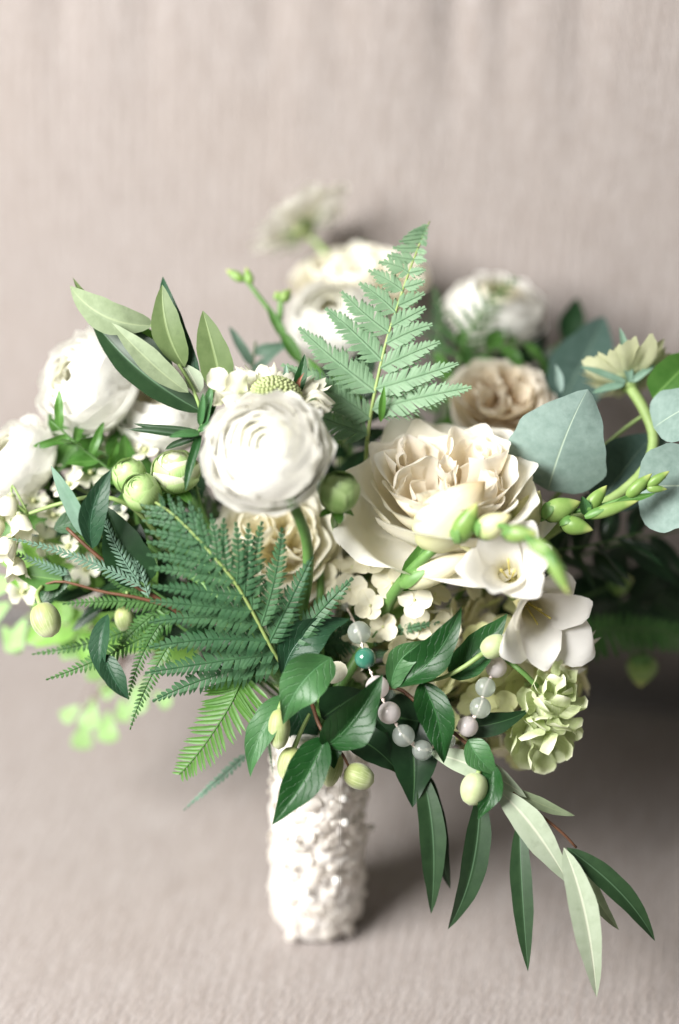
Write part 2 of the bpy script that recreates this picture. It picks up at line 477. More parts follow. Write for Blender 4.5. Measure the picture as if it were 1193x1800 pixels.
def fabric_mat():
    m = bpy.data.materials.new('beige_ribbed_fabric')
    m.use_nodes = True
    N = NT(m)
    uv = N.n('ShaderNodeUVMap').outputs[0]      # uv in centimetres along / across the ribs
    sp = N.n('ShaderNodeSeparateXYZ', ins={0: uv})
    x, y = sp.outputs[0], sp.outputs[1]
    # slubby yarn: thin streaks along the ribs
    st = N.n('ShaderNodeTexNoise', noise_dimensions='2D', ins={'Vector': N.n('ShaderNodeVectorMath', operation='MULTIPLY', ins={0: uv, 1: (3.2, .45, 1)}).outputs[0], 'Scale': 1.0, 'Detail': 4.0, 'Roughness': .6})
    tw = N.n('ShaderNodeTexNoise', noise_dimensions='2D', ins={'Vector': N.n('ShaderNodeVectorMath', operation='MULTIPLY', ins={0: uv, 1: (6.0, 2.4, 1)}).outputs[0], 'Scale': 1.0, 'Detail': 3.0})
    big = N.n('ShaderNodeTexNoise', noise_dimensions='2D', ins={'Vector': uv, 'Scale': .12, 'Detail': 3.0})
    c = N.mix(N.ramp(st.outputs[0], .3, .7), (.226, .194, .176, 1), (.293, .262, .245, 1))
    c = N.mix(N.math('MULTIPLY', N.ramp(tw.outputs[0], .5, .72), .45), c, (.36, .328, .318, 1))
    c = N.mix(N.math('MULTIPLY', N.ramp(big.outputs[0], .4, .7), .25), c, (.265, .225, .20, 1))
    # diagonal twill ribs
    tws = N.math('SINE', N.math('MULTIPLY', N.math('ADD', x, N.math('ADD', N.math('MULTIPLY', y, .35), N.math('MULTIPLY', tw.outputs[0], .5))), 19.0))
    h = N.math('ADD', N.math('MULTIPLY', tws, .22), N.math('ADD', st.outputs[0], tw.outputs[0]))
    bp = N.n('ShaderNodeBump', ins={'Strength': .6, 'Distance': .001, 'Height': h})
    pb = N.n('ShaderNodeBsdfPrincipled', ins={'Base Color': c, 'Roughness': .85, 'Normal': bp.outputs[0], 'Sheen Weight': .35, 'Sheen Roughness': .5, 'Specular IOR Level': .15})
    N.n('ShaderNodeOutputMaterial', ins={0: pb.outputs[0]})
    return m


M['fabric'] = fabric_mat()

# ------------------------------------------------------------------ the sofa (seat and back)
CREASE_Y = 15.8
YAW = math.radians(-10.5)


def yaw(P, c=(0, CREASE_Y)):
    P = np.array(P, float)
    x, y = P[..., 0] - c[0], P[..., 1] - c[1]
    Q = P.copy()
    Q[..., 0] = c[0] + x * math.cos(YAW) - y * math.sin(YAW)
    Q[..., 1] = c[1] + x * math.sin(YAW) + y * math.cos(YAW)
    return Q


def build_sofa():
    T = Thing('sofa', 'beige ribbed upholstered sofa that the bouquet stands on', 'sofa', (0, CREASE_Y, 0))
    r = np.random.default_rng(3)
    # seat: cross-section from the crease forward and down the front; ribs run front to back
    nx = 720
    xs = np.linspace(-62, 62, nx)
    prof = []
    for t in np.linspace(0, 1, 8):        # roll down into the crease
        a = t * math.pi / 2
        prof.append((CREASE_Y - 2.6 + 1.9 * math.cos(a), -2.6 + 2.6 * math.sin(a) if t > 0 else -8.0))
    y0 = prof[-1][0]
    for y in np.linspace(y0 - 1.2, -62, 46):
        prof.append((y, 0.0))
    for t in np.linspace(0.15, 1, 8):
        a = t * math.pi / 2
        prof.append((-62 - 4 * math.sin(a), -4 + 4 * math.cos(a)))
    prof.append((-66, -16))
    prof = np.array(prof)
    V = np.zeros((len(prof), nx, 3))
    UV = np.zeros((len(prof), nx, 2))
    slen = np.concatenate([[0], np.cumsum(np.linalg.norm(np.diff(prof, axis=0), axis=1))])
    ph = np.cumsum(r.normal(0, .10, nx))
    for i, (y, z) in enumerate(prof):
        rib = .018 * np.sin(xs / .58 * 2 * math.pi + ph) + .010 * np.sin(xs / .33 * 2 * math.pi + 2 * ph)
        und = .12 * np.sin(xs * .11 + y * .05) * np.sin(y * .09 + 1) - .12
        V[i, :, 0] = xs
        V[i, :, 1] = y
        V[i, :, 2] = z + (rib + und if -62 <= y < CREASE_Y - 2.7 else -.1)
        UV[i, :, 0] = xs
        UV[i, :, 1] = slen[i]
    T.part('seat_cushion', yaw(V).reshape(-1, 3), grid_faces(len(prof), nx), M['fabric'], UV.reshape(-1, 2))
    # back: leans away, ribs run up, gathers pulled towards the buttons near its top
    lean = math.radians(13)
    ns = 84
    nx = 760
    xs = np.linspace(-66, 66, nx)
    ss = np.linspace(-5, 50, ns)
    V = np.zeros((ns + 8, nx, 3))
    UV = np.zeros((ns + 8, nx, 2))
    ph = np.cumsum(r.normal(0, .10, nx))
    folds = [(-16, .9), (-11.5, .6), (-5, .8), (-1.5, .6), (4.2, 1.5), (6.8, .9), (10.5, .8), (19.6, 1.6), (23, 1.0), (-24, 1.0)]
    for i in range(ns + 8):
        if i < ns:
            s = ss[i]
            z, y = s * math.cos(lean), CREASE_Y + s * math.sin(lean) - 1.6 * math.exp(-((s - 9) / 9) ** 2) + 1.5 * max(0, (3 - s) / 4) ** 1.5
        else:
            a = (i - ns + 1) / 8 * math.pi
            z = 50 * math.cos(lean) + 4 * math.sin(a)
            y = CREASE_Y + 50 * math.sin(lean) + 4 - 4 * math.cos(a)
            s = 50 + 4 * a
        rib = .035 * np.sin(xs / .58 * 2 * math.pi + ph) + .018 * np.sin(xs / .34 * 2 * math.pi + 2 * ph)
        g = np.zeros(nx)
        if i < ns:
            k = np.clip((s - 23) / 12, 0, 1) ** 2 * np.clip((44 - s) / 3, 0, 1)
            for fx, amp in folds:
                wd = 1.0 + .04 * max(0, 36 - s)
                g += .38 * amp * k * np.exp(-((xs - fx - .05 * (36 - s)) / wd) ** 2)
            g += .10 * np.sin(xs * .35 + s * .05) * np.sin(s * .12)
        V[i, :, 0] = xs
        V[i, :, 1] = y - (rib if i < ns else 0) + g
        V[i, :, 2] = z
        UV[i, :, 0] = xs
        UV[i, :, 1] = s
    T.part('backrest', yaw(V).reshape(-1, 3), [f[::-1] for f in grid_faces(ns + 8, nx)], M['fabric'], UV.reshape(-1, 2))


build_sofa()

# ------------------------------------------------------------------ the wrapped handle
_d0 = -9.2
HB = at(556, 1652, _d0)
HB[2] = 0.0
HT = HB + np.array([0.25, 0.3, 12.0])
HAX = unit(HT - HB)
BIND = HT + HAX * 0.6


def stem_pts(b, axis, inner=2.5, seed=0, reach=3.0):
    r = np.random.default_rng(seed + 11)
    o = r.normal(0, .45, 3) * np.array([1, 1, 0])
    L = np.linalg.norm(b - BIND)
    k = min(reach, L * .35)
    mid = (b - axis * k) * .45 + (BIND + HAX * 3.2 + o * 1.5) * .55
    return [b, b - axis * k, mid, BIND + o, BIND - HAX * 3 + o * .8, BIND - HAX * 8 + o * .8]


def build_handle():
    T = Thing('bouquet_handle', 'ivory satin and lace wrapped bouquet handle dotted with pearls', 'handle', HB)
    fr = frame(HAX, np.array([1.0, 0, 0]))
    prof = [(.05, .0), (1.55, .0), (1.85, .22), (1.98, .8), (1.95, 2), (1.93, 4), (1.95, 6), (1.95, 8), (1.92, 10), (1.85, 12), (1.4, 12.2), (.05, 12.2)]
    r = np.random.default_rng(5)
    from mathutils import noise as mn, Vector as MV

    def folds(p, z):
        q = MV((math.cos(p) * 2.4, math.sin(p) * 2.4, z * 1.05))
        a1 = 1 - abs(mn.noise(q * .95)) * 2.2
        a2 = 1 - abs(mn.noise(q * 1.9 + MV((7, 3, 1)))) * 2.2
        a3 = mn.noise(q * 4.2)
        return .075 * a1 + .06 * a2 + .025 * a3
    T.lathe('satin_wrap', [(a, b) for a, b in catmull([(p[0], p[1], 0) for p in prof], 150)[:, :2]], HB, fr, M['satin'], 150,
            bump=lambda p, z: folds(p, z) * min(1, max(0, z - .5) / 1.0) * (z < 11.6))
    e1, e2, a = fr
    # overlapping lace petals sewn on
    for k in range(230):
        p = k * 2.39996 + r.uniform(-.3, .3)
        z = .7 + 11.4 * k / 230 + r.normal(0, .15)
        nrm = e1 * math.cos(p) + e2 * math.sin(p)
        tg = np.cross(a, nrm)
        dr = unit(-a * r.uniform(.3, 1) + tg * r.normal(0, .8))
        L = r.uniform(.6, 1.0)
        B = HB + nrm * 2.03 + a * z
        E = B + dr * L
        q = E - HB - a * np.dot(E - HB, a)
        E = E - q + unit(q) * r.uniform(2.12, 2.36)
        if np.dot(E - HB, a) < .08:
            continue
        T.leaf3(B, E, L * r.uniform(.34, .5), M['lace'], prof='petal', bend=.10, fold=.05, hint=nrm, nu=8, nv=9, name='lace_petal', wave=.10, curl=.25, seed=k)
    spots = [(604, 1404), (606, 1446), (592, 1548), (518, 1475), (538, 1570), (497, 1520)]
    for i, (x, y) in enumerate(spots):
        P = at(x, y, -6.5)
        # march along the view ray to the front of the handle
        d = unit(P - CAMPOS)
        t = 60.0
        while t < 130:
            Q = CAMPOS + d * t
            q = Q - HB
            rad = np.linalg.norm(q - HAX * np.dot(q, HAX))
            if rad < 2.45:
                break
            t += .05
        T.ball('pearl', Q, .2, M['pearl'], 14, 9)
    for k in range(10):
        p = r.uniform(0, 6.28)
        nrm = e1 * math.cos(p) + e2 * math.sin(p)
        if np.dot(nrm, NR) < .2:
            T.ball('pearl', HB + nrm * 2.45 + a * r.uniform(1.5, 11), .2, M['pearl'], 12, 8)


build_handle()

# ------------------------------------------------------------------ flower builders


def ranunculus(name, label, c, axis, R, mats=('white', 'whitein'), seed=1, layers=10, group=None, stem='stem', cat='flower', opening=1.0, sepals=True, stempts=None,
               zs=.86, stemr=.22, frill=1.0):
    """globe of thin overlapping petals in rings"""
    r = np.random.default_rng(seed)
    T = Thing(name, label, cat, c - axis * R * .8, group)
    fr = frame(axis)
    thr = np.radians([98, 84, 70, 60, 50, 41, 33, 26, 19, 13][:layers]) * opening
    rad = [1.0, .96, .90, .83, .75, .665, .575, .48, .38, .27][:layers]
    npet = [5, 5, 6, 6, 6, 6, 5, 5, 4, 3][:layers]
    ph = 0
    for k in range(layers):
        for i in range(npet[k]):
            th1 = max(.08, thr[k] + r.normal(0, .06))
            rr = rad[k] * (1 + r.normal(0, .012))
            path = []
            for s in np.linspace(0, 1, 7):
                th = math.pi * .985 + (th1 - math.pi * .985) * s
                bl = 1 + (.09 if k < 3 else .06) * max(0, s - .75) / .25   # rim flares a little
                path.append((rr * math.sin(th) * bl, rr * math.cos(th) * zs))
            phi = ph + 2 * math.pi * i / npet[k] + r.normal(0, .08)
            hw0 = rr * (.80 if k < 6 else 1.0)
            T.petal(c, fr, R, path, lambda s, h=hw0: h * (math.sin(math.pi * min(1, .12 + .62 * s)) ** .8), phi,
                    M[mats[0] if k < 6 else mats[1]], cup=1.0, ruffle=(.018 + (.035 if k < 3 else .008)) * frill, rfreq=r.uniform(3, 6), roundrim=.10 + .05 * r.random(),
                    lean=1.0, rnd=r, cupmin=.10, nu=11, nv=9)
        ph += 2 * math.pi / npet[k] * .5 + r.uniform(-.2, .2)
    T.ball('centre', c + axis * R * .02, R * .2, M[mats[1]], 12, 8)
    base = c - axis * R * zs
    if sepals:
        for i in range(5):
            T.petal(base, fr, R, [(.05, .0), (.3, .0), (.5, .08), (.62, .02)], lambda s: .16 * math.sin(math.pi * min(1, .2 + .75 * s)), i * 1.257, M['stem'], name='sepal', nu=6, nv=5, rnd=r, cup=3)
    P = stem_pts(base, axis, seed=seed) if stempts is None else [base] + stempts + stem_pts(base, axis, seed=seed)[3:]
    T.tube('stem', P, stemr, stemr * .85, M[stem], 20, 8)
    return T


def garden_rose(name, label, c, axis, R, mats=('rosecream', 'roseinner'), seed=1, group=None, ninner=3, sectors=4, full=1.0, cat='rose', inner_scale=1.0, outer_drop=0.0):
    r = np.random.default_rng(seed)
    T = Thing(name, label, cat, c - axis * R * .7, group)
    fr = frame(axis)
    e1, e2, a = fr
    rings = [
        (5, [(.06, -.66), (.40, -.60), (.80, -.32 - outer_drop), (1.04, -.08 - outer_drop), (1.18, -.06 - outer_drop * 1.4)], .72, .055),
        (5, [(.06, -.62), (.40, -.54), (.74, -.24), (.90, .06), (1.02, .15)], .64, .05),
        (5, [(.06, -.56), (.34, -.45), (.64, -.14), (.80, .13), (.90, .20)], .56, .05),
        (6, [(.06, -.52), (.30, -.38), (.54, -.06), (.66, .18), (.73, .30)], .44, .05),
    ]
    ph = r.uniform(0, 6)
    for k, (n, path, hw, ruf) in enumerate(rings):
        for i in range(n):
            pth = [(x * (1 + r.normal(0, .02)), z + r.normal(0, .025)) for x, z in path]
            T.petal(c, fr, R, pth, lambda s, h=hw: h * (math.sin(math.pi * min(1, .10 + .60 * s)) ** .7), ph + 2 * math.pi * i / n + r.normal(0, .12),
                    M[mats[0] if k < 2 else (mats[0] if r.random() < .5 else mats[1])], cup=1.05, ruffle=ruf, rfreq=r.uniform(2.5, 4.5), roundrim=.32, rpow=2.2, rnd=r, nu=15, nv=17, notch=.04 if r.random() < .5 else 0)
        ph += math.pi / n + r.uniform(-.2, .2)
    # quartered heart: nested folded petals round several centres
    for q in range(sectors):
        qa = 2 * math.pi * q / sectors + r.uniform(-.15, .15)
        qc = c + (e1 * math.cos(qa) + e2 * math.sin(qa)) * R * .33 * inner_scale
        axq = unit(a + (e1 * math.cos(qa) + e2 * math.sin(qa)) * .22)
        fq = frame(axq, e1)
        for k in range(ninner):
            rr = (.31 - .075 * k) * inner_scale * full
            n = 3 if k < 2 else 2
            for i in range(n):
                phi = qa + (i - (n - 1) / 2) * 1.5 + r.normal(0, .35) + (math.pi if k % 2 and n == 2 else 0)
                top = .33 + .06 * r.normal() - .02 * k
                path = [(rr * .35, -.35), (rr * .7, -.1), (rr, .12), (rr * 1.06, top * .8), (rr * (1.0 + r.normal(0, .12)), top)]
                T.petal(qc, fq, R, path, lambda s, h=rr * 1.35: h * (.5 + .5 * s), phi, M[mats[1]], cup=.95, ruffle=.042, rfreq=r.uniform(2.5, 4.5), roundrim=.18, rpow=2.4, rnd=r, nu=12, nv=15, cupmin=.05)
    for i in range(5):
        phi = i * 2.4
        T.petal(c, fr, R, [(.02, -.3), (.06, 0), (.08 + .01 * i, .2), (.08 + .015 * i, .33)], lambda s: .12, phi, M[mats[1]], cup=.9, ruffle=.02, rnd=r, nu=8, nv=8, cupmin=.05)
    base = c - axis * R * .66
    for i in range(5):
        T.petal(base, fr, R, [(.05, .0), (.25, .0), (.5, .02), (.75, -.1)], lambda s: .12 * math.sin(math.pi * min(1, .2 + .75 * s)), i * 1.257, M['stem'], name='sepal', nu=6, nv=5, rnd=r, cup=3)
    T.lathe('calyx', [(.08 * R, -.1 * R), (.16 * R, 0), (.14 * R, .12 * R)], base, fr, M['stem'], 12)
    T.tube('stem', stem_pts(base, axis, seed=seed), .28, .22, M['stem'], 18, 8)
    return T


def bud_prof(L, wd, n=12, sharp=1.0):
    out = []
    for i in range(n):
        t = i / (n - 1)
        out.append((max(.004, wd / 2 * (math.sin(math.pi * (t ** .8)) ** .8) * (1 - .15 * t) + (.10 * wd * (1 - t))), L * t))
    return out


def freesia_bud(T, b, t, wpx, mat='freesiabud', green=True, parent=None, bend=0.0, name='bud'):
    B, E = at(*b), at(*t)
    L = np.linalg.norm(E - B)
    fr = frame(E - B)
    wd = cm(wpx, b[2])
    o = T.lathe(name, bud_prof(L, wd, 14), B, fr, M[mat], 14, parent, bump=lambda p, z: .05 * math.sin(3 * p + 2 * z / L), bend=fr[0] * bend)
    if green:
        for i in range(2):
            T.petal(B - fr[2] * .08, fr, L, [(.04, 0), (wd / L * .40, .12), (wd / L * .53, .28), (wd / L * .50, .46)], lambda s, q=wd / L: q * .42 * math.sin(math.pi * min(1, .25 + .72 * s)), i * math.pi + .6, M['stem'], name='bract', nu=7, nv=7, cup=1.0, cupmin=.03)
    return o


def freesia_bloom(T, c, axis, R, seed, mat='freesia', spread=1.0, tube_to=None, parent=None):
    """six broad tepals flaring from a narrow tube"""
    r = np.random.default_rng(seed)
    fr = frame(axis)
    for i in range(6):
        k = i % 2
        sp = spread * (1.0 if k == 0 else .82) * (1 + r.normal(0, .06))
        path = [(.07, -.55), (.16, -.32), (.34 * sp, -.06), (.60 * sp, .18), (.88 * sp, .36 + .06 * k), (1.02 * sp, .36 + .1 * k)]
        T.petal(c, fr, R, path, lambda s, h=.44 - .03 * k: h * (math.sin(math.pi * min(1, .08 + .70 * s)) ** .85), i * math.pi / 3 + r.normal(0, .05), M[mat], cup=1.1, ruffle=.06, rfreq=2.8, roundrim=.36, rpow=2.2, rnd=r, nu=14, nv=11, name='petal', cupmin=.10, parent=parent)
    for i in range(3):
        p = i * 2.09 + .4
        d = (fr[0] * math.cos(p) + fr[1] * math.sin(p)) * .13 * R
        T.tube('stamen', [c - axis * .5 * R, c - axis * .1 * R + d * .6, c + axis * .16 * R + d], .03, .05, M['stamen'], 6, 5, parent=parent)
    b = c - axis * R * .75
    T.lathe('flower_tube', [(.05 * R, -.5 * R), (.07 * R, -.25 * R), (.10 * R, .0), (.15 * R, .32 * R)], b, fr, M['freesiabud'], 12, parent)
    return b - axis * R * .5


def pinna_mesh(root, tip, hw, nrm, n, fuse=.1, droop=.0, fwd=.45, side=0.0, gap=.46, r=None, prof=None, pdroop=.12):
    ax = tip - root
    L = np.linalg.norm(ax)
    a = ax / L
    nn = unit(nrm - a * np.dot(nrm, a))
    sd = np.cross(a, nn)
    V, F, UV = [], [], []

    def cen(t):
        return root + ax * t - nn * droop * L * t * t + sd * side * 4 * t * (1 - t)

    def pr(t):
        return (min(1, .62 + 2.2 * t) * (1 - t) ** .75 + .03) if prof is None else prof(t)

    # midrib
    k0 = 0
    for i in range(9):
        t = i / 8
        c = cen(t)
        w_ = .035 * (1 - .7 * t) * max(.5, hw / .5)
        V += [c - sd * w_ + nn * .012, c + nn * .05, c + sd * w_ + nn * .012]
        UV += [(.47, t), (.5, t), (.53, t)]
    for i in range(8):
        for j in range(2):
            F.append((i * 3 + j, i * 3 + j + 1, (i + 1) * 3 + j + 1, (i + 1) * 3 + j))
    sp = 1.0 / n
    for s in (-1, 1):
        for i in range(n):
            t = (i + .5) / n
            l = hw * pr(t) * (1 + (r.normal(0, .09) if r is not None else 0))
            c = cen(t)
            a2 = unit(cen(min(1, t + .02)) - cen(max(0, t - .02)))
            fw = fwd + (r.normal(0, .07) if r is not None else 0)
            dr = unit(sd * s * math.cos(fw) + a2 * math.sin(fw))
            bw = a2 * L * sp * gap
            k = len(V)
            f0 = fuse * l
            wv = (r.normal(0, .05) if r is not None else 0)
            V += [c - bw * 1.05, c + bw * 1.05,
                  c + dr * (f0 + l * .38) - bw * .98 + nn * l * (.05 + wv), c + dr * (f0 + l * .38) + bw * .98 + nn * l * (.09 + wv),
                  c + dr * l * .78 - bw * .55 + nn * l * (.02 + wv - pdroop * .5), c + dr * l * .78 + bw * .72 + nn * l * (.05 + wv - pdroop * .5),
                  c + dr * l + bw * .25 + nn * l * (wv - pdroop)]
            x = .5 + .5 * s
            UV += [(.5, t), (.5, t)] + [(.5 + .2 * s, t)] * 2 + [(.5 + .4 * s, t)] * 2 + [(x, t)]
            if s > 0:
                F += [(k, k + 2, k + 3, k + 1), (k + 2, k + 4, k + 5, k + 3), (k + 4, k + 6, k + 5)]
            else:
                F += [(k, k + 1, k + 3, k + 2), (k + 2, k + 3, k + 5, k + 4), (k + 4, k + 5, k + 6)]
    return V, F, UV


def comb_pinna(T, root, tip, wpx, mat, n, nrm=None, name='pinna', droop=0.0, side=0.0, **kw):
    r = np.random.default_rng(int(abs(root[0] * 10 + tip[1] * 7)) % 9999)
    V, F, UV = pinna_mesh(at(*root), at(*tip), cm(wpx, root[2]) / 2, cdir(0, .3, 1) if nrm is None else nrm, n, droop=droop, side=side, r=r, **kw)
    return T.part(name, V, F, M[mat], UV, smooth=False)


def frond(T, rach, lens, npairs, mat, wpx, nrm=None, a0=(60, 60), a1=(35, 35), fuse=.1, t0=0.05, gap=.46, fwd=.45, droop=.05, npin=None, t1=.97, tipw=1.0, rmat='rachis', rr=(.07, .02), seed=0,
          simple=False, shape=None, stagger=.5, pdroop=.12):
    """rach: list of (px,py,d) root->tip; lens (left,right) longest pinna in px; angles from the rachis, root->tip"""
    r = np.random.default_rng(seed + 3)
    P = catmull([at(*p) for p in rach], 60)
    T.tube('midrib', P[::3], rr[0], rr[1], M[rmat], smooth_path=False, sides=6)
    nh = cdir(0, .3, 1) if nrm is None else nrm
    Lr = np.linalg.norm(np.diff(P, axis=0), axis=1).sum()
    shape = shape or (lambda t: min(1, .75 + 1.4 * t) * (1 - t) ** .8 + .04)
    for s in (0, 1):
        for i in range(npairs):
            t = t0 + (t1 - t0) * (i + (stagger if s else 0)) / npairs
            k = min(58, int(t * 59))
            f = t * 59 - k
            c = P[k] * (1 - f) + P[k + 1] * f
            a = unit(P[min(59, k + 2)] - P[max(0, k - 2)])
            nn = unit(nh - a * np.dot(nh, a))
            sd = np.cross(a, nn) * (1 if s else -1)
            ang = math.radians(a0[s] + (a1[s] - a0[s]) * t + r.normal(0, 2.5))
            L = cm(lens[s], rach[0][2]) * shape(t) * (1 + r.normal(0, .04))
            d = unit(a * math.cos(ang) + sd * math.sin(ang) + nn * r.normal(0, .05))
            hw = cm(wpx, rach[0][2]) / 2 * (.45 + .55 * shape(t)) * tipw
            if simple:
                T.leaf3(c, c + d * L, hw, M[mat], prof='needle', fold=.25, bend=-.04 * L, hint=nn, nu=7, nv=5, name='pinna', side=(-1 if s else 1) * .03 * L)
            else:
                n = npin or max(5, int(L / .24))
                V, F, UV = pinna_mesh(c + nn * .03, c + d * L, hw, nn, n, fuse=fuse, droop=droop, gap=gap, fwd=fwd, r=r, side=r.normal(0, .02) * L, pdroop=pdroop)
                T.part('pinna', V, F, M[mat], UV, smooth=False)


def vine_bud(T, b, t, wpx, mat='vinebud', stalk=None, smat='stempale', parent=None):
    B, E = at(*b), at(*t)
    L = np.linalg.norm(E - B)
    fr = frame(E - B)
    wd = cm(wpx, b[2])
    prof = []
    for i in range(14):
        q = i / 13
        prof.append((max(.004, wd / 2 * math.sqrt(max(0, 1 - (2 * q - 1) ** 2)) ** .85 * (1 - .10 * q)), L * q))
    o = T.lathe('bud', prof, B, fr, M[mat], 20, parent, bump=lambda p, z: .10 * abs(math.cos(2 * p)) ** .5 * math.sin(math.pi * z / L) + .015 * math.sin(9 * p))
    if stalk:
        T.tube('bud_stalk', [at(*p) for p in stalk] + [B + fr[2] * .05], .08, .12, M[smat], 10, 6)
    return o

# ------------------------------------------------------------------ large blooms
def px_axis(x, y, z):
    return cdir(x, y, z)


# round white ranunculus standing proud of the bunch, stem showing below it
c = at(466, 792, 4.4)
ax = cdir(-.18, .38, .92)
ranunculus('ranunculus', 'full white ranunculus standing proud on its own curved stem above the blue green fern', c, ax, cm(111, 5), seed=21, stempts=[at(515, 885, 4.4), at(540, 950, 2.6), at(541, 1020, 1.0), at(535, 1090, -1)], cat='ranunculus', stemr=.26)
c = at(146, 672, -2.6)
ranunculus('ranunculus', 'white ranunculus turned away sideways below the olive leaves', c, cdir(-.66, .30, .58), cm(102, -2), seed=22, layers=9, stempts=[at(225, 740, -3), at(300, 820, -4)], cat='ranunculus', zs=.92, frill=1.5)
c = at(22, 805, -2.5)
ranunculus('ranunculus', 'half open white ranunculus beside the nodding creamy bells', c, cdir(-.55, .52, .5), cm(82, -2.5), seed=23, layers=8, stempts=[at(90, 850, -4), at(200, 920, -5)], cat='ranunculus')
c = at(588, 560, -7.5)
ranunculus('ranunculus', 'white ranunculus half hidden behind the upright silvery fern', c, cdir(-.25, .55, .7), cm(92, -7.5), seed=24, layers=8, cat='ranunculus')
c = at(872, 540, -9.0)
ranunculus('ranunculus', 'creamy white bloom behind the short dark fern near the sofa back', c, cdir(.1, .7, .5), cm(88, -9), mats=('white', 'yellowrose'), seed=25, layers=8, cat='ranunculus')
c = at(284, 712, -3.6)
ranunculus('ranunculus', 'pale cream bloom tucked behind the olive sprig', c, cdir(-.2, .6, .6), cm(92, -6.5), mats=('white', 'yellowrose'), seed=26, layers=7, cat='ranunculus')

garden_rose('garden_rose', 'large cream garden rose with ruffled blush heart beside the eucalyptus', at(784, 856, .2), cdir(.0, .75, .63), cm(166, .2), seed=31, outer_drop=.28, ninner=3)
garden_rose('garden_rose', 'buttery cream rose under the lacy blue green fern', at(486, 952, -2.2), cdir(.0, .35, .9), cm(106, -2.2), mats=('yellowrose', 'yellowrose'), seed=32, sectors=4)
garden_rose('garden_rose', 'peach toned rose behind the large silver eucalyptus leaf', at(880, 700, -5.0), cdir(.0, .55, .7), cm(84, -5), mats=('peach', 'peach'), seed=33, sectors=4)
garden_rose('garden_rose', 'flat ruffled cream rose behind the tip of the silvery fern', at(628, 492, -10.0), cdir(-.05, .80, .45), cm(112, -10), mats=('yellowrose', 'rosecream'), seed=34, sectors=4)

# ------------------------------------------------------------------ hydrangea heads


def hydrangea(label, c, R, seed, n, mats, axis, size):
    r = np.random.default_rng(seed)
    T = Thing('hydrangea_head', label, 'hydrangea', c - axis * R)
    fr = frame(axis)
    T.ball('flower_core', c, R * .5, M['hydragreen'], 18, 12)
    for i in range(n):
        u = 1 - 1.45 * (i + .5) / n
        p = i * 2.39996 + r.normal(0, .1)
        q = math.sqrt(max(0, 1 - u * u))
        d = unit(fr[0] * math.cos(p) * q + fr[1] * math.sin(p) * q + fr[2] * u)
        P = c + d * R * (1 + r.normal(0, .07))
        f2 = frame(unit(d + r.normal(0, .28, 3)), r.normal(0, 1, 3))
        m = M[mats[0] if r.random() < .75 else mats[1]]
        fl = T.tube('floret', [c + d * R * .55, c + d * R * .8, P], .03, .05, M['hydra'], 5, 5)
        T.ball('floret_eye', P + f2[2] * .03, .07, M['hydragreen'], 8, 6, parent=fl)
        for k in range(4):
            s = size * (1 + r.normal(0, .12))
            a = k * math.pi / 2 + r.normal(0, .1)
            er = f2[0] * math.cos(a) + f2[1] * math.sin(a)
            lift = f2[2] * s * r.uniform(-.05, .35)
            T.leaf3(P + er * .02 + f2[2] * (.012 * (k % 2)), P + er * s + lift, s * .52, m, prof='round', fold=-.05, bend=-.05 * s, hint=f2[2], nu=9, nv=7, name='sepal', parent=fl, curl=-.15, wave=.02)
    base = c - axis * R * .4
    T.tube('stem', stem_pts(base, axis, seed=seed), .3, .24, M['stem'], 14, 7)
    return T


hydrangea('cream hydrangea head with papery florets under the large garden rose', at(690, 1075, -4.0), cm(152, -4), 41, 84, ('hydra', 'hydra'), cdir(-.1, .25, 1), .80)
hydrangea('greenish cream hydrangea head low beneath the open freesia', at(872, 1195, -4.0), cm(128, -4), 42, 62, ('hydragreen', 'hydra'), cdir(.15, -.1, 1), .82)

# ------------------------------------------------------------------ freesias
T = Thing('freesia_stem', 'white freesia spray with two open blooms and green buds arching over the rose', 'freesia', at(640, 1110, -3))
b1 = freesia_bloom(T, at(893, 1002, 2.6), cdir(-.12, .38, .85), cm(108, 2.6), 51, spread=.78)
b2 = freesia_bloom(T, at(945, 1078, .8), cdir(.38, -.35, .85), cm(118, .8), 52, spread=.85)
b0 = at(690, 1050, -.8)
spray = [at(596, 1210, -5), at(650, 1120, -2.5), at(690, 1045, 0), at(725, 1000, 1.4), at(765, 962, 2.2), at(815, 935, 3.2), at(868, 922, 4.4), at(920, 940, 5.6), at(965, 968, 6.4), at(992, 1002, 6.8)]
T.tube('stem', spray[:5], .34, .22, M['stem'], 14, 8)
T.tube('flower_stalk', spray[4:], .2, .06, M['stem'], 16, 7)
T.tube('stem', [BIND - HAX * 6, BIND, at(596, 1210, -5)], .3, .3, M['stem'], 8, 7)
T.tube('flower_stalk', [b1, at(835, 975, 2.0), at(790, 950, 2.4)], .14, .12, M['freesiabud'], 8, 6)
T.tube('flower_stalk', [b2, at(890, 1010, .4), at(830, 965, 1.4), at(800, 945, 2.4)], .14, .12, M['freesiabud'], 10, 6)
freesia_bud(T, (735, 958, 1.9), (852, 846, 2.6), 96, 'freesiacream', green=False, name='opening_bud')
freesia_bud(T, (706, 1028, 1.2), (836, 972, 2.0), 44, 'freesiacream')
freesia_bud(T, (800, 952, 3.2), (838, 884, 4.0), 38, 'greenbud')
freesia_bud(T, (838, 938, 3.8), (897, 905, 4.6), 42, 'freesiabud')
freesia_bud(T, (884, 938, 5.0), (945, 938, 5.8), 30, 'greenbud')
freesia_bud(T, (925, 945, 5.8), (975, 990, 6.6), 18, 'greenbud')
freesia_bud(T, (962, 970, 6.5), (1000, 1046, 6.8), 24, 'greenbud')
freesia_bud(T, (935, 945, 5.9), (985, 985, 6.6), 18, 'greenbud', green=False)
T.leaf((705, 1030, .8), (752, 940, 2.2), 34, M['midleaf'], fold=.5, name='bract', nu=8, nv=5)
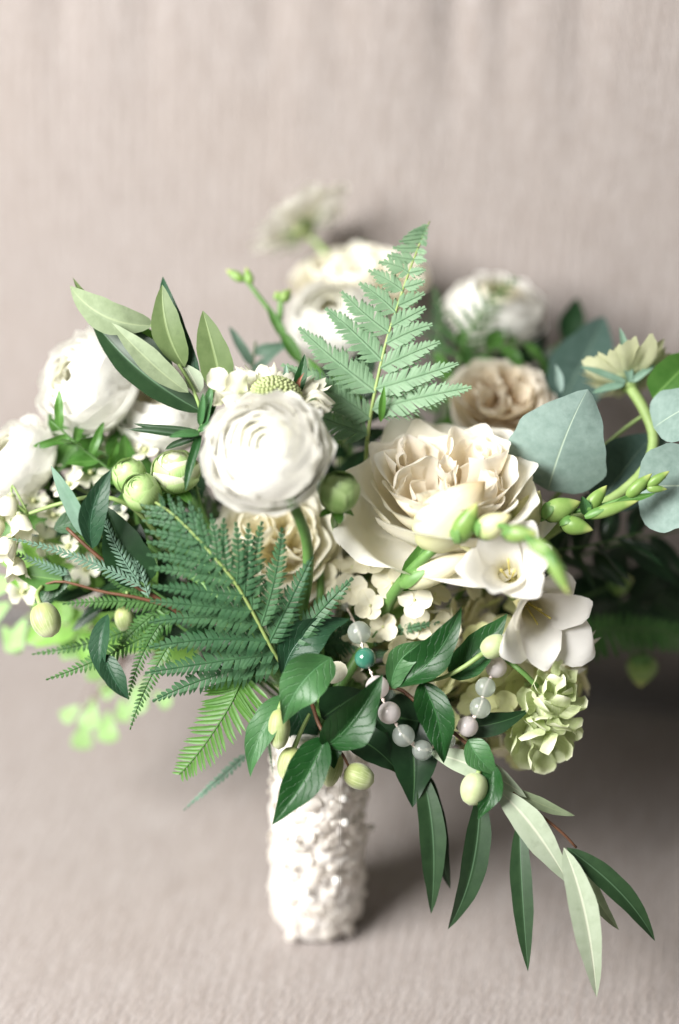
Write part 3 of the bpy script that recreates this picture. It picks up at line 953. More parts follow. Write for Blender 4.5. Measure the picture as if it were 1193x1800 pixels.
T.leaf((760, 968, 2.3), (795, 920, 2.8), 26, M['midleaf'], fold=.5, name='bract', nu=8, nv=5)
T.leaf((700, 1040, .2), (790, 990, 1.0), 22, M['midleaf'], fold=.4, name='bract', nu=8, nv=5, bend=-.15)

T = Thing('freesia_stem', 'freesia spray of unopened yellow green buds beneath the eucalyptus', 'freesia', at(880, 960, -2))
sp = [at(1168, 838, 1.4), at(1105, 872, 1.2), at(1040, 893, .9), at(975, 905, .6), at(915, 930, -.3), at(840, 1000, -2.5), at(720, 1150, -5), BIND + HAX * 1.0, BIND - HAX * 6]
T.tube('stem', sp, .07, .2, M['stem'], 26, 7)
freesia_bud(T, (905, 935, .2), (948, 862, .6), 52, 'freesiabud')
freesia_bud(T, (953, 905, .7), (1020, 882, 1.0), 40, 'greenbud')
freesia_bud(T, (985, 918, .9), (1042, 932, 1.4), 32, 'greenbud')
freesia_bud(T, (1028, 897, .9), (1066, 853, 1.2), 25, 'greenbud')
freesia_bud(T, (1030, 908, 1.1), (1122, 880, 1.5), 22, 'greenbud')
freesia_bud(T, (1100, 874, 1.2), (1145, 832, 1.6), 22, 'greenbud', green=False)
freesia_bud(T, (1135, 855, 1.4), (1176, 828, 1.7), 17, 'greenbud', green=False)
freesia_bud(T, (1135, 858, 1.4), (1172, 860, 1.5), 14, 'greenbud', green=False)
T.leaf((1030, 905, 1.0), (1022, 872, 1.5), 24, M['glossylight'], fold=.5, name='bract', nu=7, nv=5)
T.leaf((1080, 882, 1.2), (1152, 866, 1.5), 16, M['midleaf'], fold=.5, name='bract', nu=7, nv=5)

T = Thing('freesia_stem', 'bare forked freesia shoot with tiny green buds rising beside the olive sprig', 'freesia', at(520, 640, -4))
T.tube('stem', [at(408, 480, -4.2), at(432, 492, -4.1), at(455, 520, -4), at(482, 556, -4), at(506, 600, -4), at(535, 650, -4.4), at(560, 800, -5), BIND + HAX * 2, BIND - HAX * 6], .08, .2, M['stem'], 30, 7)
T.tube('flower_stalk', [at(490, 570, -4), at(494, 545, -4.1), at(494, 522, -4.2)], .16, .12, M['stem'], 8, 7)
freesia_bud(T, (430, 494, -4.1), (398, 474, -4.2), 16, 'greenbud', green=False)
freesia_bud(T, (442, 500, -4.0), (433, 470, -4.1), 15, 'greenbud', green=False)
freesia_bud(T, (494, 530, -4.2), (512, 508, -4.3), 20, 'greenbud', green=False)
freesia_bud(T, (492, 528, -4.2), (486, 512, -4.2), 16, 'greenbud', green=False)
T.leaf((505, 600, -3.9), (470, 535, -3.9), 20, M['midleaf'], fold=.5, name='bract', nu=8, nv=5)
T.leaf((530, 640, -3.9), (488, 575, -3.9), 26, M['midleaf'], fold=.5, name='bract', nu=8, nv=5)

# ------------------------------------------------------------------ scabiosas
def pod_bumps(T, c, fr, R, n=170, zs=.62, cover=1.0):
    e1, e2, a = fr
    V, F, UV = [], [], []
    for i in range(n):
        u = 1 - cover * (i + .5) / n
        p = i * 2.39996
        q = math.sqrt(1 - u * u)
        d = e1 * math.cos(p) * q + e2 * math.sin(p) * q + a * u
        P = c + (e1 * math.cos(p) * q + e2 * math.sin(p) * q) * R + a * u * R * zs
        g = frame(d)
        rr = R * .085
        k = len(V)
        for s in range(3):
            for j in range(6):
                t = j * math.pi / 3
                V.append(P + (g[0] * math.cos(t) + g[1] * math.sin(t)) * rr * (1, .85, .4)[s] + d * rr * (0, .8, 1.25)[s])
                UV.append((.5, s / 3))
        for s in range(2):
            for j in range(6):
                F.append((k + s * 6 + j, k + s * 6 + (j + 1) % 6, k + s * 6 + 6 + (j + 1) % 6, k + s * 6 + 6 + j))
        F.append(tuple(k + 12 + j for j in range(6)))
    o = T.part('floret_mass', V, F, M['pod'], UV, kind='stuff')
    return o


T = Thing('scabiosa', 'cream scabiosa with knobbly green centre peeping over the proud white ranunculus', 'scabiosa', at(470, 720, 1))
c, ax = at(486, 694, 1.8), cdir(.12, .80, .42)
fr = frame(ax)
T.ball('seed_head', c, cm(40), M['pod'], 18, 12, squash=.6, ax=ax)
pod_bumps(T, c, fr, cm(42))
r = np.random.default_rng(61)
for i in range(15):
    phi = i * 2 * math.pi / 15 + r.normal(0, .1)
    ln = r.uniform(.85, 1.15)
    T.petal(c - ax * .2, fr, cm(84), [(.3, -.05), (.55, .02), (.8 * ln, .12 + r.normal(0, .06)), (1.12 * ln, .18 + r.normal(0, .12))], lambda s: .14 + .16 * s, phi, M['scabpetal'], ruffle=.09, rfreq=7, cup=1.6, rnd=r, nu=9, nv=11, roundrim=.1)
for (b, t, wd, mt) in [((398, 690, 2), (372, 648, 2.2), 42, 'scabpetal'), ((395, 705, 2.2), (378, 690, 2.6), 40, 'scabpetal'), ((430, 690, 2), (405, 655, 2.3), 46, 'scabpetal'), ((455, 670, 1.4), (470, 643, 1.2), 30, 'scabpetal'), ((440, 672, 1.4), (440, 650, 1.2), 30, 'scabwhite')]:
    T.leaf(b, t, wd, M[mt], prof='petal', wave=.12, fold=.1, name='petal', nu=10, nv=9)
T.tube('stem', [c - ax * .4, at(490, 760, -2), at(540, 880, -7), at(570, 1080, -8)] + stem_pts(c, ax, seed=61)[3:], .14, .14, M['stem'], 16, 6)

T = Thing('scabiosa', 'white scabiosa seen from behind with green bracts, rising against the sofa back', 'scabiosa', at(600, 470, -12))
c, ax = at(534, 408, -12.0), cdir(-.48, .72, -.16)
fr = frame(ax)
r = np.random.default_rng(62)
for i in range(16):
    phi = i * 2 * math.pi / 16 + r.normal(0, .1)
    ln = r.uniform(.8, 1.15)
    T.petal(c, fr, cm(100, -12), [(.08, 0), (.4, .12), (.75 * ln, .22 + r.normal(0, .05)), (1.05 * ln, .2 + r.normal(0, .1))], lambda s: .10 + .20 * s, phi, M['scabwhite'], ruffle=.06, rfreq=6, cup=1.6, rnd=r, nu=8, nv=9, roundrim=.1)
T.ball('seed_head', c + ax * .2, cm(26, -12), M['pod'], 14, 10, squash=.7, ax=ax)
for i in range(9):
    phi = i * .698
    T.petal(c - ax * .1, fr, cm(80, -12), [(.05, -.02), (.35, -.02), (.7, .05), (.98, .02)], lambda s: .07 * (1 - .6 * s), phi, M['midleaf'], name='bract', nu=7, nv=5, cup=2, rnd=r)
T.tube('stem', [c - ax * .05, at(560, 430, -11.8), at(590, 470, -11.2), at(620, 530, -10)] + stem_pts(at(640, 600, -9), cdir(0, 1, 0), seed=62)[2:], .16, .15, M['stempale'], 24, 6)
for (b, t, wd) in [((575, 455, -11.6), (525, 470, -11.4), 16), ((590, 470, -11.2), (640, 425, -11.8), 26), ((600, 480, -11), (632, 452, -11.4), 28), ((580, 470, -11), (560, 492, -10.8), 18)]:
    T.leaf(b, t, wd, M['midleaf'], fold=.3)

T = Thing('scabiosa', 'pale green scabiosa seen from behind on a thick curving stem above the eucalyptus', 'scabiosa', at(1000, 930, -3))
c, ax = at(1104, 676, -2.5), cdir(-.10, .80, -.45)
fr = frame(ax)
r = np.random.default_rng(63)
for i in range(24):
    phi = i * 2 * math.pi / 12 + r.normal(0, .12) + (.26 if i > 11 else 0)
    ln = r.uniform(.85, 1.1) * (1 if i < 12 else .72)
    T.petal(c, fr, cm(86, -2.5), [(.06, 0), (.35, .10), (.72 * ln, .26 + r.normal(0, .05)), (1.02 * ln, .40 + r.normal(0, .06))], lambda s: .09 + .24 * s, phi, M['scabgreen'], ruffle=.08, rfreq=5, cup=1.1, rnd=r, nu=10, nv=11, roundrim=.28)
for (b, t, wd) in [((1106, 672, -2), (1088, 575, -1.6), 17), ((1098, 672, -2), (1018, 644, -1.8), 13), ((1110, 670, -2), (1150, 640, -1.8), 13), ((1112, 665, -2.4), (1128, 610, -2.8), 12), ((1095, 675, -2), (1040, 690, -2), 14)]:
    T.leaf(b, t, wd, M['ferngrey'], fold=.3, name='bract', nu=9, nv=5, prof='needle')
T.ball('receptacle', c - ax * .1, cm(17, -2), M['stempale'], 14, 8, squash=.6, ax=ax)
T.tube('stem', [c - ax * .05, at(1130, 718, -1.8), at(1148, 770, -1.2), at(1134, 822, -.8), at(1088, 868, -.6), at(1030, 900, -.7), at(960, 940, -1.6), at(860, 1020, -4), at(720, 1170, -6), BIND, BIND - HAX * 6], .26, .22, M['stempale'], 34, 9)

# ------------------------------------------------------------------ small green buds
def green_bud(label, c, axis, R, seed, layers=5, opening=.8, stempts=None, mats=('budgreen', 'budgreen'), cat='flower bud', zs=1.15):
    r = np.random.default_rng(seed)
    T = Thing('flower_bud', label, cat, c - axis * R)
    fr = frame(axis)
    T.ball('core', c, R * .80, M[mats[1]], 16, 12, squash=zs * .95, ax=axis)
    thr = np.radians([48, 36, 26, 18, 10]) * opening / .8
    for k in range(min(layers, 5)):
        n = 4 if k < 3 else 3
        for i in range(n):
            rr = 1.04 - .065 * k
            path = [(rr * math.sin(th), rr * math.cos(th) * zs) for th in np.linspace(math.pi * .97, max(.1, thr[k]), 7)]
            T.petal(c, fr, R, path, lambda s: .85 * math.sin(math.pi * min(1, .12 + .64 * s)) ** .8, i * 2 * math.pi / n + k * .9 + r.normal(0, .1), M[mats[k % 2]], ruffle=.015, roundrim=.1, rnd=r, nu=9, nv=8, cupmin=.12, lean=1)
    base = c - axis * R * zs
    for i in range(5):
        T.petal(base, fr, R, [(.05, .06), (.4, .0), (.72, -.06), (.95, -.28)], lambda s: .26 * math.sin(math.pi * min(1, .2 + .72 * s)), i * 1.257, M['midleaf'], name='sepal', nu=7, nv=5, rnd=r, cup=3)
    P = stem_pts(base, axis, seed=seed) if stempts is None else [base] + stempts + stem_pts(base, axis, seed=seed)[3:]
    T.tube('stem', P, .16, .15, M['stem'], 16, 6)
    return T


green_bud('plump green ranunculus bud between the proud white bloom and the large rose', at(596, 864, 3.2), cdir(.12, .7, .55), cm(34, 3.2), 71, opening=.85, stempts=[at(588, 920, .2), at(600, 960, -5), at(600, 1060, -7)])
green_bud('tight round green bud leaning on the blue leaf beside the open green bud', at(250, 866, 1.0), cdir(-.25, .45, .75), cm(33, 1), 72, opening=.85)
green_bud('small green bud directly behind the tight round green bud', at(228, 836, -.4), cdir(-.15, .7, .5), cm(30), 73, opening=.85)
green_bud('opening pale green bud showing frilly petals beside the proud white ranunculus', at(309, 826, .2), cdir(-.05, .75, .5), cm(44), 74, layers=5, opening=1.5, mats=('budgreen', 'greenflower'), zs=.9)

# frilly double green flower hanging low beside the hydrangea
T = Thing('lisianthus', 'frilly double pale green flower nodding below the hydrangea over the seat', 'flower', at(900, 1210, -2))
r = np.random.default_rng(81)
for (cx, cy, d, R, n, ax, sq) in [(968, 1240, .2, 52, 20, cdir(.35, .55, .65), 1.15), (950, 1288, -.6, 58, 22, cdir(.1, -.55, .75), .8), (975, 1205, .2, 38, 11, cdir(.2, .8, .5), 1.0)]:
    c = at(cx, cy, d)
    fr = frame(ax)
    Rc = cm(R)
    T.ball('core', c, Rc * .55, M['greenflower'], 12, 8)
    for i in range(n):
        u = 1 - 1.7 * (i + .5) / n
        p = i * 2.39996
        q = math.sqrt(max(0, 1 - u * u))
        dd = unit(fr[0] * math.cos(p) * q + fr[1] * math.sin(p) * q + fr[2] * u * sq)
        tg = unit(fr[2] * .9 + dd * .55 + r.normal(0, .2, 3))
        B = c + dd * Rc * .55 - tg * Rc * .15
        E = c + dd * Rc * (1.0 + r.normal(0, .07)) + tg * Rc * .28
        T.leaf3(B, E, Rc * r.uniform(.36, .50), M['greenflower'], prof='petal', bend=.2, fold=.1, hint=dd, nu=11, nv=11, name='petal', wave=.09, curl=.35, seed=i)
T.tube('stem', [at(960, 1230, -.4), at(938, 1202, .4), at(905, 1172, .6), at(860, 1150, -1), at(760, 1180, -4), BIND, BIND - HAX * 5], .11, .14, M['stem'], 20, 6)

# curly cream filaments beside the freesia
T = Thing('spider_flower', 'cream flower with thin curling strap petals beside the lower freesia bloom', 'flower', at(960, 1190, -2))
for i, (b, t, wd, sd) in enumerate([((962, 1185, -1.5), (1045, 1108, -.6), 12, .1), ((985, 1180, -1.6), (1056, 1120, -.8), 13, -.12), ((960, 1190, -1.6), (985, 1120, -.8), 16, .25), ((965, 1195, -1.6), (1012, 1140, -.8), 14, -.5), ((955, 1190, -1.5), (915, 1158, -.6), 14, .2), ((950, 1185, -1.6), (880, 1150, -1), 40, .1), ((970, 1190, -1.6), (1030, 1175, -1), 14, .1)]):
    T.leaf(b, t, wd, M['freesia' if i != 5 else 'hydra'], prof='needle', side=sd, bend=.2, fold=.3, name='petal', nu=12, nv=5)
T.ball('centre', at(962, 1190, -1.6), .35, M['hydragreen'], 10, 8)
T.tube('stem', [at(962, 1192, -1.8), at(920, 1205, -2.8), at(800, 1220, -4.5), BIND, BIND - HAX * 5], .13, .13, M['stempale'], 14, 6)

# ------------------------------------------------------------------ ferns
# upright silvery fern: pinnae by their tips
def tipped_frond(T, rach, tips, mat, wpx, fuse, gap, fwd, nrm, npx=9.0, rr=(.09, .03), pdroop=.12, droop=.03, rmat='rachis', seed=0):
    r = np.random.default_rng(seed)
    P = catmull([at(*p) for p in rach], 80)
    T.tube('midrib', P[::4], rr[0], rr[1], M[rmat], smooth_path=False, sides=6)
    for (t, x, y, d, wk) in tips:
        k = min(78, int(t * 79))
        root = P[k] + NR * .03
        tip = at(x, y, d)
        L = np.linalg.norm(tip - root)
        n = max(5, int(L * PXCM / npx))
        V, F, UV = pinna_mesh(root, tip, cm(wpx * wk) / 2, nrm, n, fuse=fuse, droop=droop, gap=gap, fwd=fwd, r=r, pdroop=pdroop + r.normal(0, .06), side=r.normal(0, .028) * L)
        T.part('pinna', V, F, M[mat], UV, smooth=False)


T = Thing('fern_frond', 'upright silvery green fern frond pointing up behind the large garden rose', 'fern', at(648, 760, -2))
rach = [(644, 775, -.6), (652, 720, -.3), (664, 660, 0), (678, 600, .1), (697, 540, 0), (718, 478, -.3), (738, 425, -.7), (748, 402, -.9), (757, 384, -1.1)]
Lt = [(.03, 505, 700, .1, 1.15), (.09, 497, 640, 0, 1.2), (.20, 527, 575, 0, 1.15), (.31, 574, 541, 0, 1.0), (.41, 600, 512, 0, .92), (.49, 631, 497, 0, .8), (.565, 647, 475, -.1, .68), (.625, 665, 461, -.2, .58), (.68, 680, 448, -.3, .5), (.73, 690, 435, -.4, .43), (.775, 701, 424, -.4, .36), (.815, 709, 416, -.5, .3), (.85, 717, 409, -.6, .26), (.885, 725, 405, -.7, .22), (.915, 732, 401, -.8, .18)]
Rt = [(.13, 826, 680, .7, 1.12), (.21, 803, 638, .7, 1.0), (.29, 771, 601, .5, .9), (.37, 758, 570, .4, .8), (.44, 746, 541, .3, .68), (.51, 744, 515, .1, .58), (.57, 745, 494, 0, .48), (.625, 746, 474, -.1, .41), (.675, 748, 458, -.2, .36), (.72, 748, 444, -.3, .31), (.76, 748, 432, -.4, .27), (.80, 749, 421, -.5, .23), (.84, 750, 412, -.6, .2), (.88, 751, 405, -.7, .17), (.92, 752, 398, -.8, .14)]
tipped_frond(T, rach, Lt + Rt, 'fernsilver', 84, .35, .49, .60, cdir(.1, .15, 1), npx=8.5, seed=5)
T.tube('frond_stalk', [at(644, 775, -.6), at(640, 850, -2.5), at(620, 1000, -5), BIND, BIND - HAX * 6], .10, .13, M['rachis'], 14, 6)
T.leaf((668, 742, -.2), (674, 680, .6), 14, M['fernbright'], fold=.4)

T = Thing('fern_frond', 'broad lacy blue green fern frond fanning over the buttery cream rose', 'fern', at(490, 1160, 0))
rach = [(495, 1168, .6), (476, 1135, 1.2), (455, 1095, 1.7), (436, 1060, 2.1), (410, 1018, 2.5), (378, 980, 2.8), (340, 938, 2.9), (300, 900, 2.9), (262, 876, 2.8)]
Lt = [(.02, 268, 1232, 1.2, 1.25), (.08, 255, 1182, 1.6, 1.3), (.16, 262, 1138, 2.0, 1.2), (.25, 262, 1094, 2.3, 1.1), (.34, 264, 1056, 2.5, 1.0), (.42, 268, 1030, 2.7, .9), (.50, 262, 998, 2.8, .85), (.57, 258, 974, 2.8, .75), (.64, 258, 952, 2.8, .68), (.71, 254, 932, 2.8, .58), (.78, 250, 914, 2.7, .5), (.85, 248, 898, 2.7, .4), (.91, 247, 886, 2.7, .3)]
Rt = [(.05, 618, 1016, 1.6, 1.2), (.14, 548, 978, 2.3, 1.15), (.24, 495, 928, 2.7, 1.05), (.33, 461, 917, 2.9, .98), (.41, 437, 920, 3.0, .85), (.48, 414, 918, 3.1, .75), (.55, 394, 911, 3.1, .7), (.62, 371, 903, 3.1, .62), (.68, 351, 893, 3.1, .55), (.74, 333, 880, 3.0, .5), (.80, 314, 873, 3.0, .42), (.86, 296, 868, 2.9, .34), (.92, 280, 868, 2.9, .25)]
tipped_frond(T, rach, Lt + Rt, 'ferndeep', 66, .2, .43, .5, cdir(-.1, .2, 1), npx=9.8, seed=6, rr=(.10, .04))
T.tube('frond_stalk', [at(495, 1168, .6), at(520, 1210, -.8), at(550, 1260, -2.4), BIND - HAX * 2, BIND - HAX * 7], .10, .13, M['stemdark'], 10, 6)

T = Thing('fern_frond', 'bright green ladder fern tip drooping below the lacy blue green fern', 'fern', at(470, 1210, -1))
frond(T, [(432, 1180, .2), (420, 1208, .4), (402, 1245, .5), (370, 1295, .4), (340, 1335, .2), (311, 1367, 0)], (74, 74), 24, 'fernbright', 9, a0=(62, 58), a1=(48, 48), simple=True, rmat='fernbright', rr=(.06, .03), shape=lambda t: (1 - t) ** .62 * (.92 + .1 * t) + .05)
T.tube('frond_stalk', [at(432, 1180, .2), at(470, 1200, -.6), at(520, 1250, -2), BIND - HAX * 2, BIND - HAX * 6], .06, .1, M['fernbright'], 10, 5)

T = Thing('fern_frond', 'pale grey green fern tip dangling alone past the lace handle', 'fern', at(440, 1310, -2))
comb_pinna(T, (432, 1328, -1.4), (322, 1425, -1.8), 26, 'ferngrey', 15, droop=.02)
T.tube('frond_stalk', [at(432, 1328, -1.4), at(470, 1290, -1.6), at(520, 1270, -3), BIND - HAX * 3, BIND - HAX * 7], .05, .09, M['ferngrey'], 10, 5)
T = Thing('fern_frond', 'thin dark thread of fern hanging in front of the lace handle top', 'fern', at(472, 1290, -1))
comb_pinna(T, (472, 1296, -1.2), (481, 1364, -1.2), 9, 'ferndark', 12)
T.tube('frond_stalk', [at(472, 1296, -1.2), at(490, 1250, -1.2), at(540, 1262, -3), BIND - HAX * 3, BIND - HAX * 7], .03, .07, M['ferndark'], 10, 5)

T = Thing('fern_frond', 'dark fern tip lying behind the glass beads on the hydrangea', 'fern', at(570, 1140, -1))
for (b, t, wd) in [((548, 1140, -1.0), (772, 1093, -.4), 64), ((560, 1152, -1.2), (648, 1062, -.9), 46), ((600, 1150, -1.2), (700, 1150, -.8), 40)]:
    comb_pinna(T, b, t, wd, 'ferndark' if wd < 60 else 'ferndeep', 26)
T.tube('frond_stalk', [at(548, 1140, -1.0), at(535, 1190, -1.8), at(550, 1250, -3), BIND - HAX * 3, BIND - HAX * 7], .06, .1, M['ferndark'], 10, 5)

T = Thing('fern_frond', 'frosted grey green fern sprays combing out over the brown twig', 'fern', at(300, 1060, -.5))
for (b, t, wd, n, sd) in [((248, 1030, .4), (14, 946, .8), 44, 27, .25), ((244, 1022, .3), (176, 882, .6), 46, 18, -.2), ((262, 1050, .2), (215, 940, .1), 38, 14, .1), ((120, 1010, -.2), (2, 962, 0), 34, 16, .0)]:
    comb_pinna(T, b, t, wd, 'ferngrey', n, side=sd, fwd=.75, gap=.34)
T.tube('frond_stalk', [at(240, 1020, .3), at(300, 1060, -.4), at(400, 1150, -2), at(500, 1240, -3.4), BIND - HAX * 2, BIND - HAX * 6], .06, .1, M['stemdark'], 12, 5)

T = Thing('fern_frond', 'mid green ladder fern with long drooping fingers over the open seat', 'fern', at(310, 1100, -1))
for (b, t, wd, n, sd) in [((305, 1088, -.4), (81, 1195, .2), 62, 28, -.2), ((300, 1075, -.6), (56, 1150, -.8), 52, 28, -.3), ((282, 1095, -.2), (226, 1230, .4), 44, 20, .2), ((300, 1130, .2), (229, 1283, .5), 46, 22, .15), ((290, 1060, -.4), (110, 1062, -.2), 50, 22, .1), ((300, 1085, -.8), (180, 1010, -.8), 52, 20, .1), ((270, 1080, -.4), (200, 1150, 0), 40, 14, .1)]:
    comb_pinna(T, b, t, wd, 'fernmid', n, side=sd, fwd=.5, gap=.36)
T.tube('frond_stalk', [at(275, 1070, -.5), at(330, 1110, -.8), at(430, 1180, -2), at(510, 1250, -3.4), BIND - HAX * 2, BIND - HAX * 6], .07, .1, M['stemdark'], 12, 5)

T = Thing('fern_frond', 'dark fern with hanging narrow leaflets low over the seat crease', 'fern', at(1000, 1120, -4))
frond(T, [(990, 1118, -4.5), (1050, 1108, -5), (1120, 1106, -5.6), (1180, 1112, -6), (1260, 1135, -6.4)], (40, 62), 20, 'fernmid', 13, a0=(75, 80), a1=(60, 70), simple=True, rmat='stemdark', rr=(.08, .04), shape=lambda t: (1 - t * .5))
T.tube('frond_stalk', [at(990, 1118, -4.5), at(880, 1150, -5), at(720, 1220, -6), BIND, BIND - HAX * 6], .08, .1, M['stemdark'], 12, 5)

T = Thing('fern_frond', 'short dark green fern rising in front of the creamy bloom near the sofa back', 'fern', at(790, 640, -7))
frond(T, [(800, 660, -6.5), (815, 600, -6.6), (845, 550, -6.8), (880, 512, -7), (915, 485, -7.2)], (78, 62), 11, 'fernmid', 16, a0=(70, 55), a1=(45, 45), rmat='stem', rr=(.08, .03), gap=.44, fuse=.3)
frond(T, [(785, 640, -6.8), (770, 590, -7), (772, 545, -7.2), (760, 500, -7.4)], (50, 50), 8, 'ferndark', 14, a0=(60, 60), a1=(45, 45), rmat='stemdark', rr=(.06, .03), gap=.44, fuse=.3)
T.tube('frond_stalk', [at(800, 660, -6.5), at(760, 800, -7), at(660, 1050, -7), BIND, BIND - HAX * 6], .08, .1, M['stem'], 12, 5)

# ------------------------------------------------------------------ vines with glossy leaves and buds
T = Thing('vine_sprig', 'glossy green vine sprig with plump olive shaped buds hanging over the lace handle', 'vine', at(545, 1225, -1))
T.tube('stem', [BIND - HAX * 4, BIND + HAX * .5, at(540, 1215, -.8), at(550, 1240, .2), at(562, 1275, .9), at(580, 1302, 1.2)], .1, .09, M['stembrown'], 20, 7)
T.tube('bud_stalk', [at(580, 1302, 1.2), at(600, 1325, 1.3), at(614, 1352, 1.2)], .075, .06, M['stembrown'], 8, 6)
T.leaf((497, 1192, .8), (614, 1088, .6), 74, M['glossyblue'], side=-.75, bend=.5, fold=.35, roll=.35, prof='vine', wave=0.10, seed=1, nu=22, nv=11)
T.leaf((583, 1156, 1.8), (497, 1272, 2.3), 82, M['glossylight'], side=.35, bend=.3, fold=.22, roll=-.15, prof='vine', wave=0.20, seed=2, nu=22, nv=11)
T.leaf((512, 1222, 1.0), (440, 1366, 1.5), 56, M['glossylight'], side=.35, bend=.25, fold=.3, roll=.25, wave=0.10, prof='vine', seed=3, nu=22, nv=11)
T.leaf((572, 1296, 1.6), (479, 1450, 2.2), 74, M['glossy'], side=-.2, bend=.2, fold=.42, roll=.1, wave=0.07, prof='vine', seed=4, nu=22, nv=11)
T.leaf((570, 1313, 1.5), (669, 1187, 2.2), 84, M['glossy'], side=.3, bend=.3, fold=.55, roll=.35, prof='vine', wave=0.12, seed=5, nu=22, nv=11)
T.leaf((600, 1285, .2), (703, 1362, .3), 62, M['darkleaf'], side=-.2, bend=.3, fold=.2, roll=-.2, wave=0.09, prof='vine', seed=6, nu=22, nv=11)
T.leaf((566, 1262, .2), (640, 1215, -.4), 70, M['darkleaf'], fold=.2, prof='vine', seed=7, nu=22, nv=11)
T.leaf((582, 1296, 1.4), (588, 1352, 1.6), 34, M['glossy'], fold=.3, prof='vine', seed=8, nu=22, nv=11)
T.leaf((520, 1230, -.4), (548, 1330, -.6), 62, M['glossyblue'], fold=.2, prof='vine', wave=0.09, seed=9, nu=22, nv=11)
vine_bud(T, (492, 1245, 1.4), (490, 1318, 1.4), 38, 'vinebud', [(515, 1222, .8), (500, 1225, 1.2)])
vine_bud(T, (518, 1312, .8), (506, 1376, .8), 46, 'vinebud', [(545, 1255, .4), (530, 1285, .7)])
vine_bud(T, (592, 1320, .6), (576, 1384, .6), 34, 'vinebud', [(570, 1290, .8), (585, 1305, .7)])
vine_bud(T, (604, 1354, 1.1), (656, 1376, 1.2), 46, 'vinebud')

T = Thing('vine_sprig', 'glossy green vine sprig with twisted leaves and pale buds among the glass beads', 'vine', at(690, 1210, -1))
T.tube('stem', [BIND - HAX * 4, BIND + HAX * .5, at(620, 1230, -2), at(690, 1208, -.2), at(735, 1238, .4), at(772, 1268, .7), at(806, 1296, .9), at(832, 1318, 1.0)], .1, .08, M['stembrown'], 24, 7)
T.tube('stem', [at(690, 1208, -.2), at(720, 1198, .3), at(752, 1197, .8)], .09, .1, M['stembrown'], 8, 6)
T.leaf((692, 1208, 1.0), (809, 1066, 1.6), 66, M['glossy'], side=.55, bend=.2, fold=.3, roll=-.3, twist=1.5, wave=0.14, prof='vine', seed=10, nu=22, nv=11)
T.leaf((686, 1210, 1.0), (765, 1125, 1.1), 48, M['glossylight'], side=-.55, bend=.3, fold=.3, roll=.2, wave=0.09, prof='vine', seed=11, nu=22, nv=11)
T.leaf((792, 1192, .4), (890, 1079, 1.0), 64, M['glossy'], side=.2, bend=.2, fold=.3, roll=-.2, wave=0.07, prof='vine', seed=12, nu=22, nv=11)
T.leaf((740, 1198, 1.2), (779, 1342, 1.4), 66, M['glossy'], side=-.2, bend=.25, fold=.45, roll=.1, wave=0.20, prof='vine', seed=13, nu=22, nv=11)
T.leaf((715, 1250, -.3), (724, 1420, .2), 88, M['darkleaf'], side=-.15, bend=.25, fold=.25, wave=0.10, prof='vine', seed=14, nu=22, nv=11)
T.leaf((735, 1268, .1), (655, 1255, .2), 80, M['darkleaf'], fold=.2, prof='vine', seed=15, nu=22, nv=11)
T.leaf((800, 1280, .3), (930, 1246, .5), 44, M['darkleaf'], side=.2, bend=.2, fold=.3, prof='vine', seed=16, nu=22, nv=11)
T.leaf((822, 1300, 1.1), (872, 1362, 1.3), 50, M['glossylight'], side=.2, bend=.2, fold=.3, prof='vine', seed=17, nu=22, nv=11)
T.leaf((862, 1340, 1.2), (838, 1441, 1.6), 48, M['glossy'], side=-.3, bend=.2, fold=.45, roll=.3, wave=0.10, prof='vine', seed=18, nu=22, nv=11)
vine_bud(T, (846, 1150, 1.6), (888, 1122, 1.8), 40, 'palebud', [(749, 1198, .8), (780, 1190, 1.1), (815, 1172, 1.4)])
vine_bud(T, (840, 1358, 1.5), (824, 1416, 1.5), 46, 'palebud', [(836, 1320, 1.0), (843, 1345, 1.3)])

# bead strand looped through the foot of the bunch
T = Thing('bead_strand', 'knotted strand of milky and green stone beads looped among the vine leaves', 'beads', at(640, 1200, 0))
beads = [(606, 1064, -1.2, 22, 'beadclear'), (630, 1112, .6, 41, 'beadclear'), (641, 1157, .9, 38, 'beadgreen'), (662, 1208, 1.0, 42, 'bead'), (683, 1253, 1.3, 40, 'bead'), (708, 1293, 1.2, 40, 'beadclear'), (741, 1319, .9, 36, 'beadclear'),
         (783, 1300, .2, 34, 'beadclear'), (821, 1277, 1.3, 37, 'bead'), (843, 1244, 1.0, 38, 'beadclear'), (852, 1208, .8, 36, 'beadclear'), (871, 1173, .6, 38, 'bead'), (893, 1130, -.4, 34, 'beadclear')]
cp = [at(585, 1030, -2.4)] + [at(b[0], b[1], b[2]) for b in beads] + [at(905, 1090, -1.6)]
T.tube('cord', cp, .045, .045, M['cord'], 70, 5)
for (x, y, d, wd, mt) in beads:
    T.ball('bead', at(x, y, d), cm(wd, d) / 2, M[mt], 24, 16)
for a_, b_ in zip(cp[:-1], cp[1:]):
    T.ball('knot', (a_ + b_) / 2, .085, M['cord'], 8, 6)
T = Thing('loose_petal', 'single round greenish sepal caught between the fern and the green bead', 'petal', at(590, 1182, .8))
T.leaf((574, 1196, .9), (606, 1168, .9), 36, M['hydra'], prof='round', fold=.1, bend=.05)

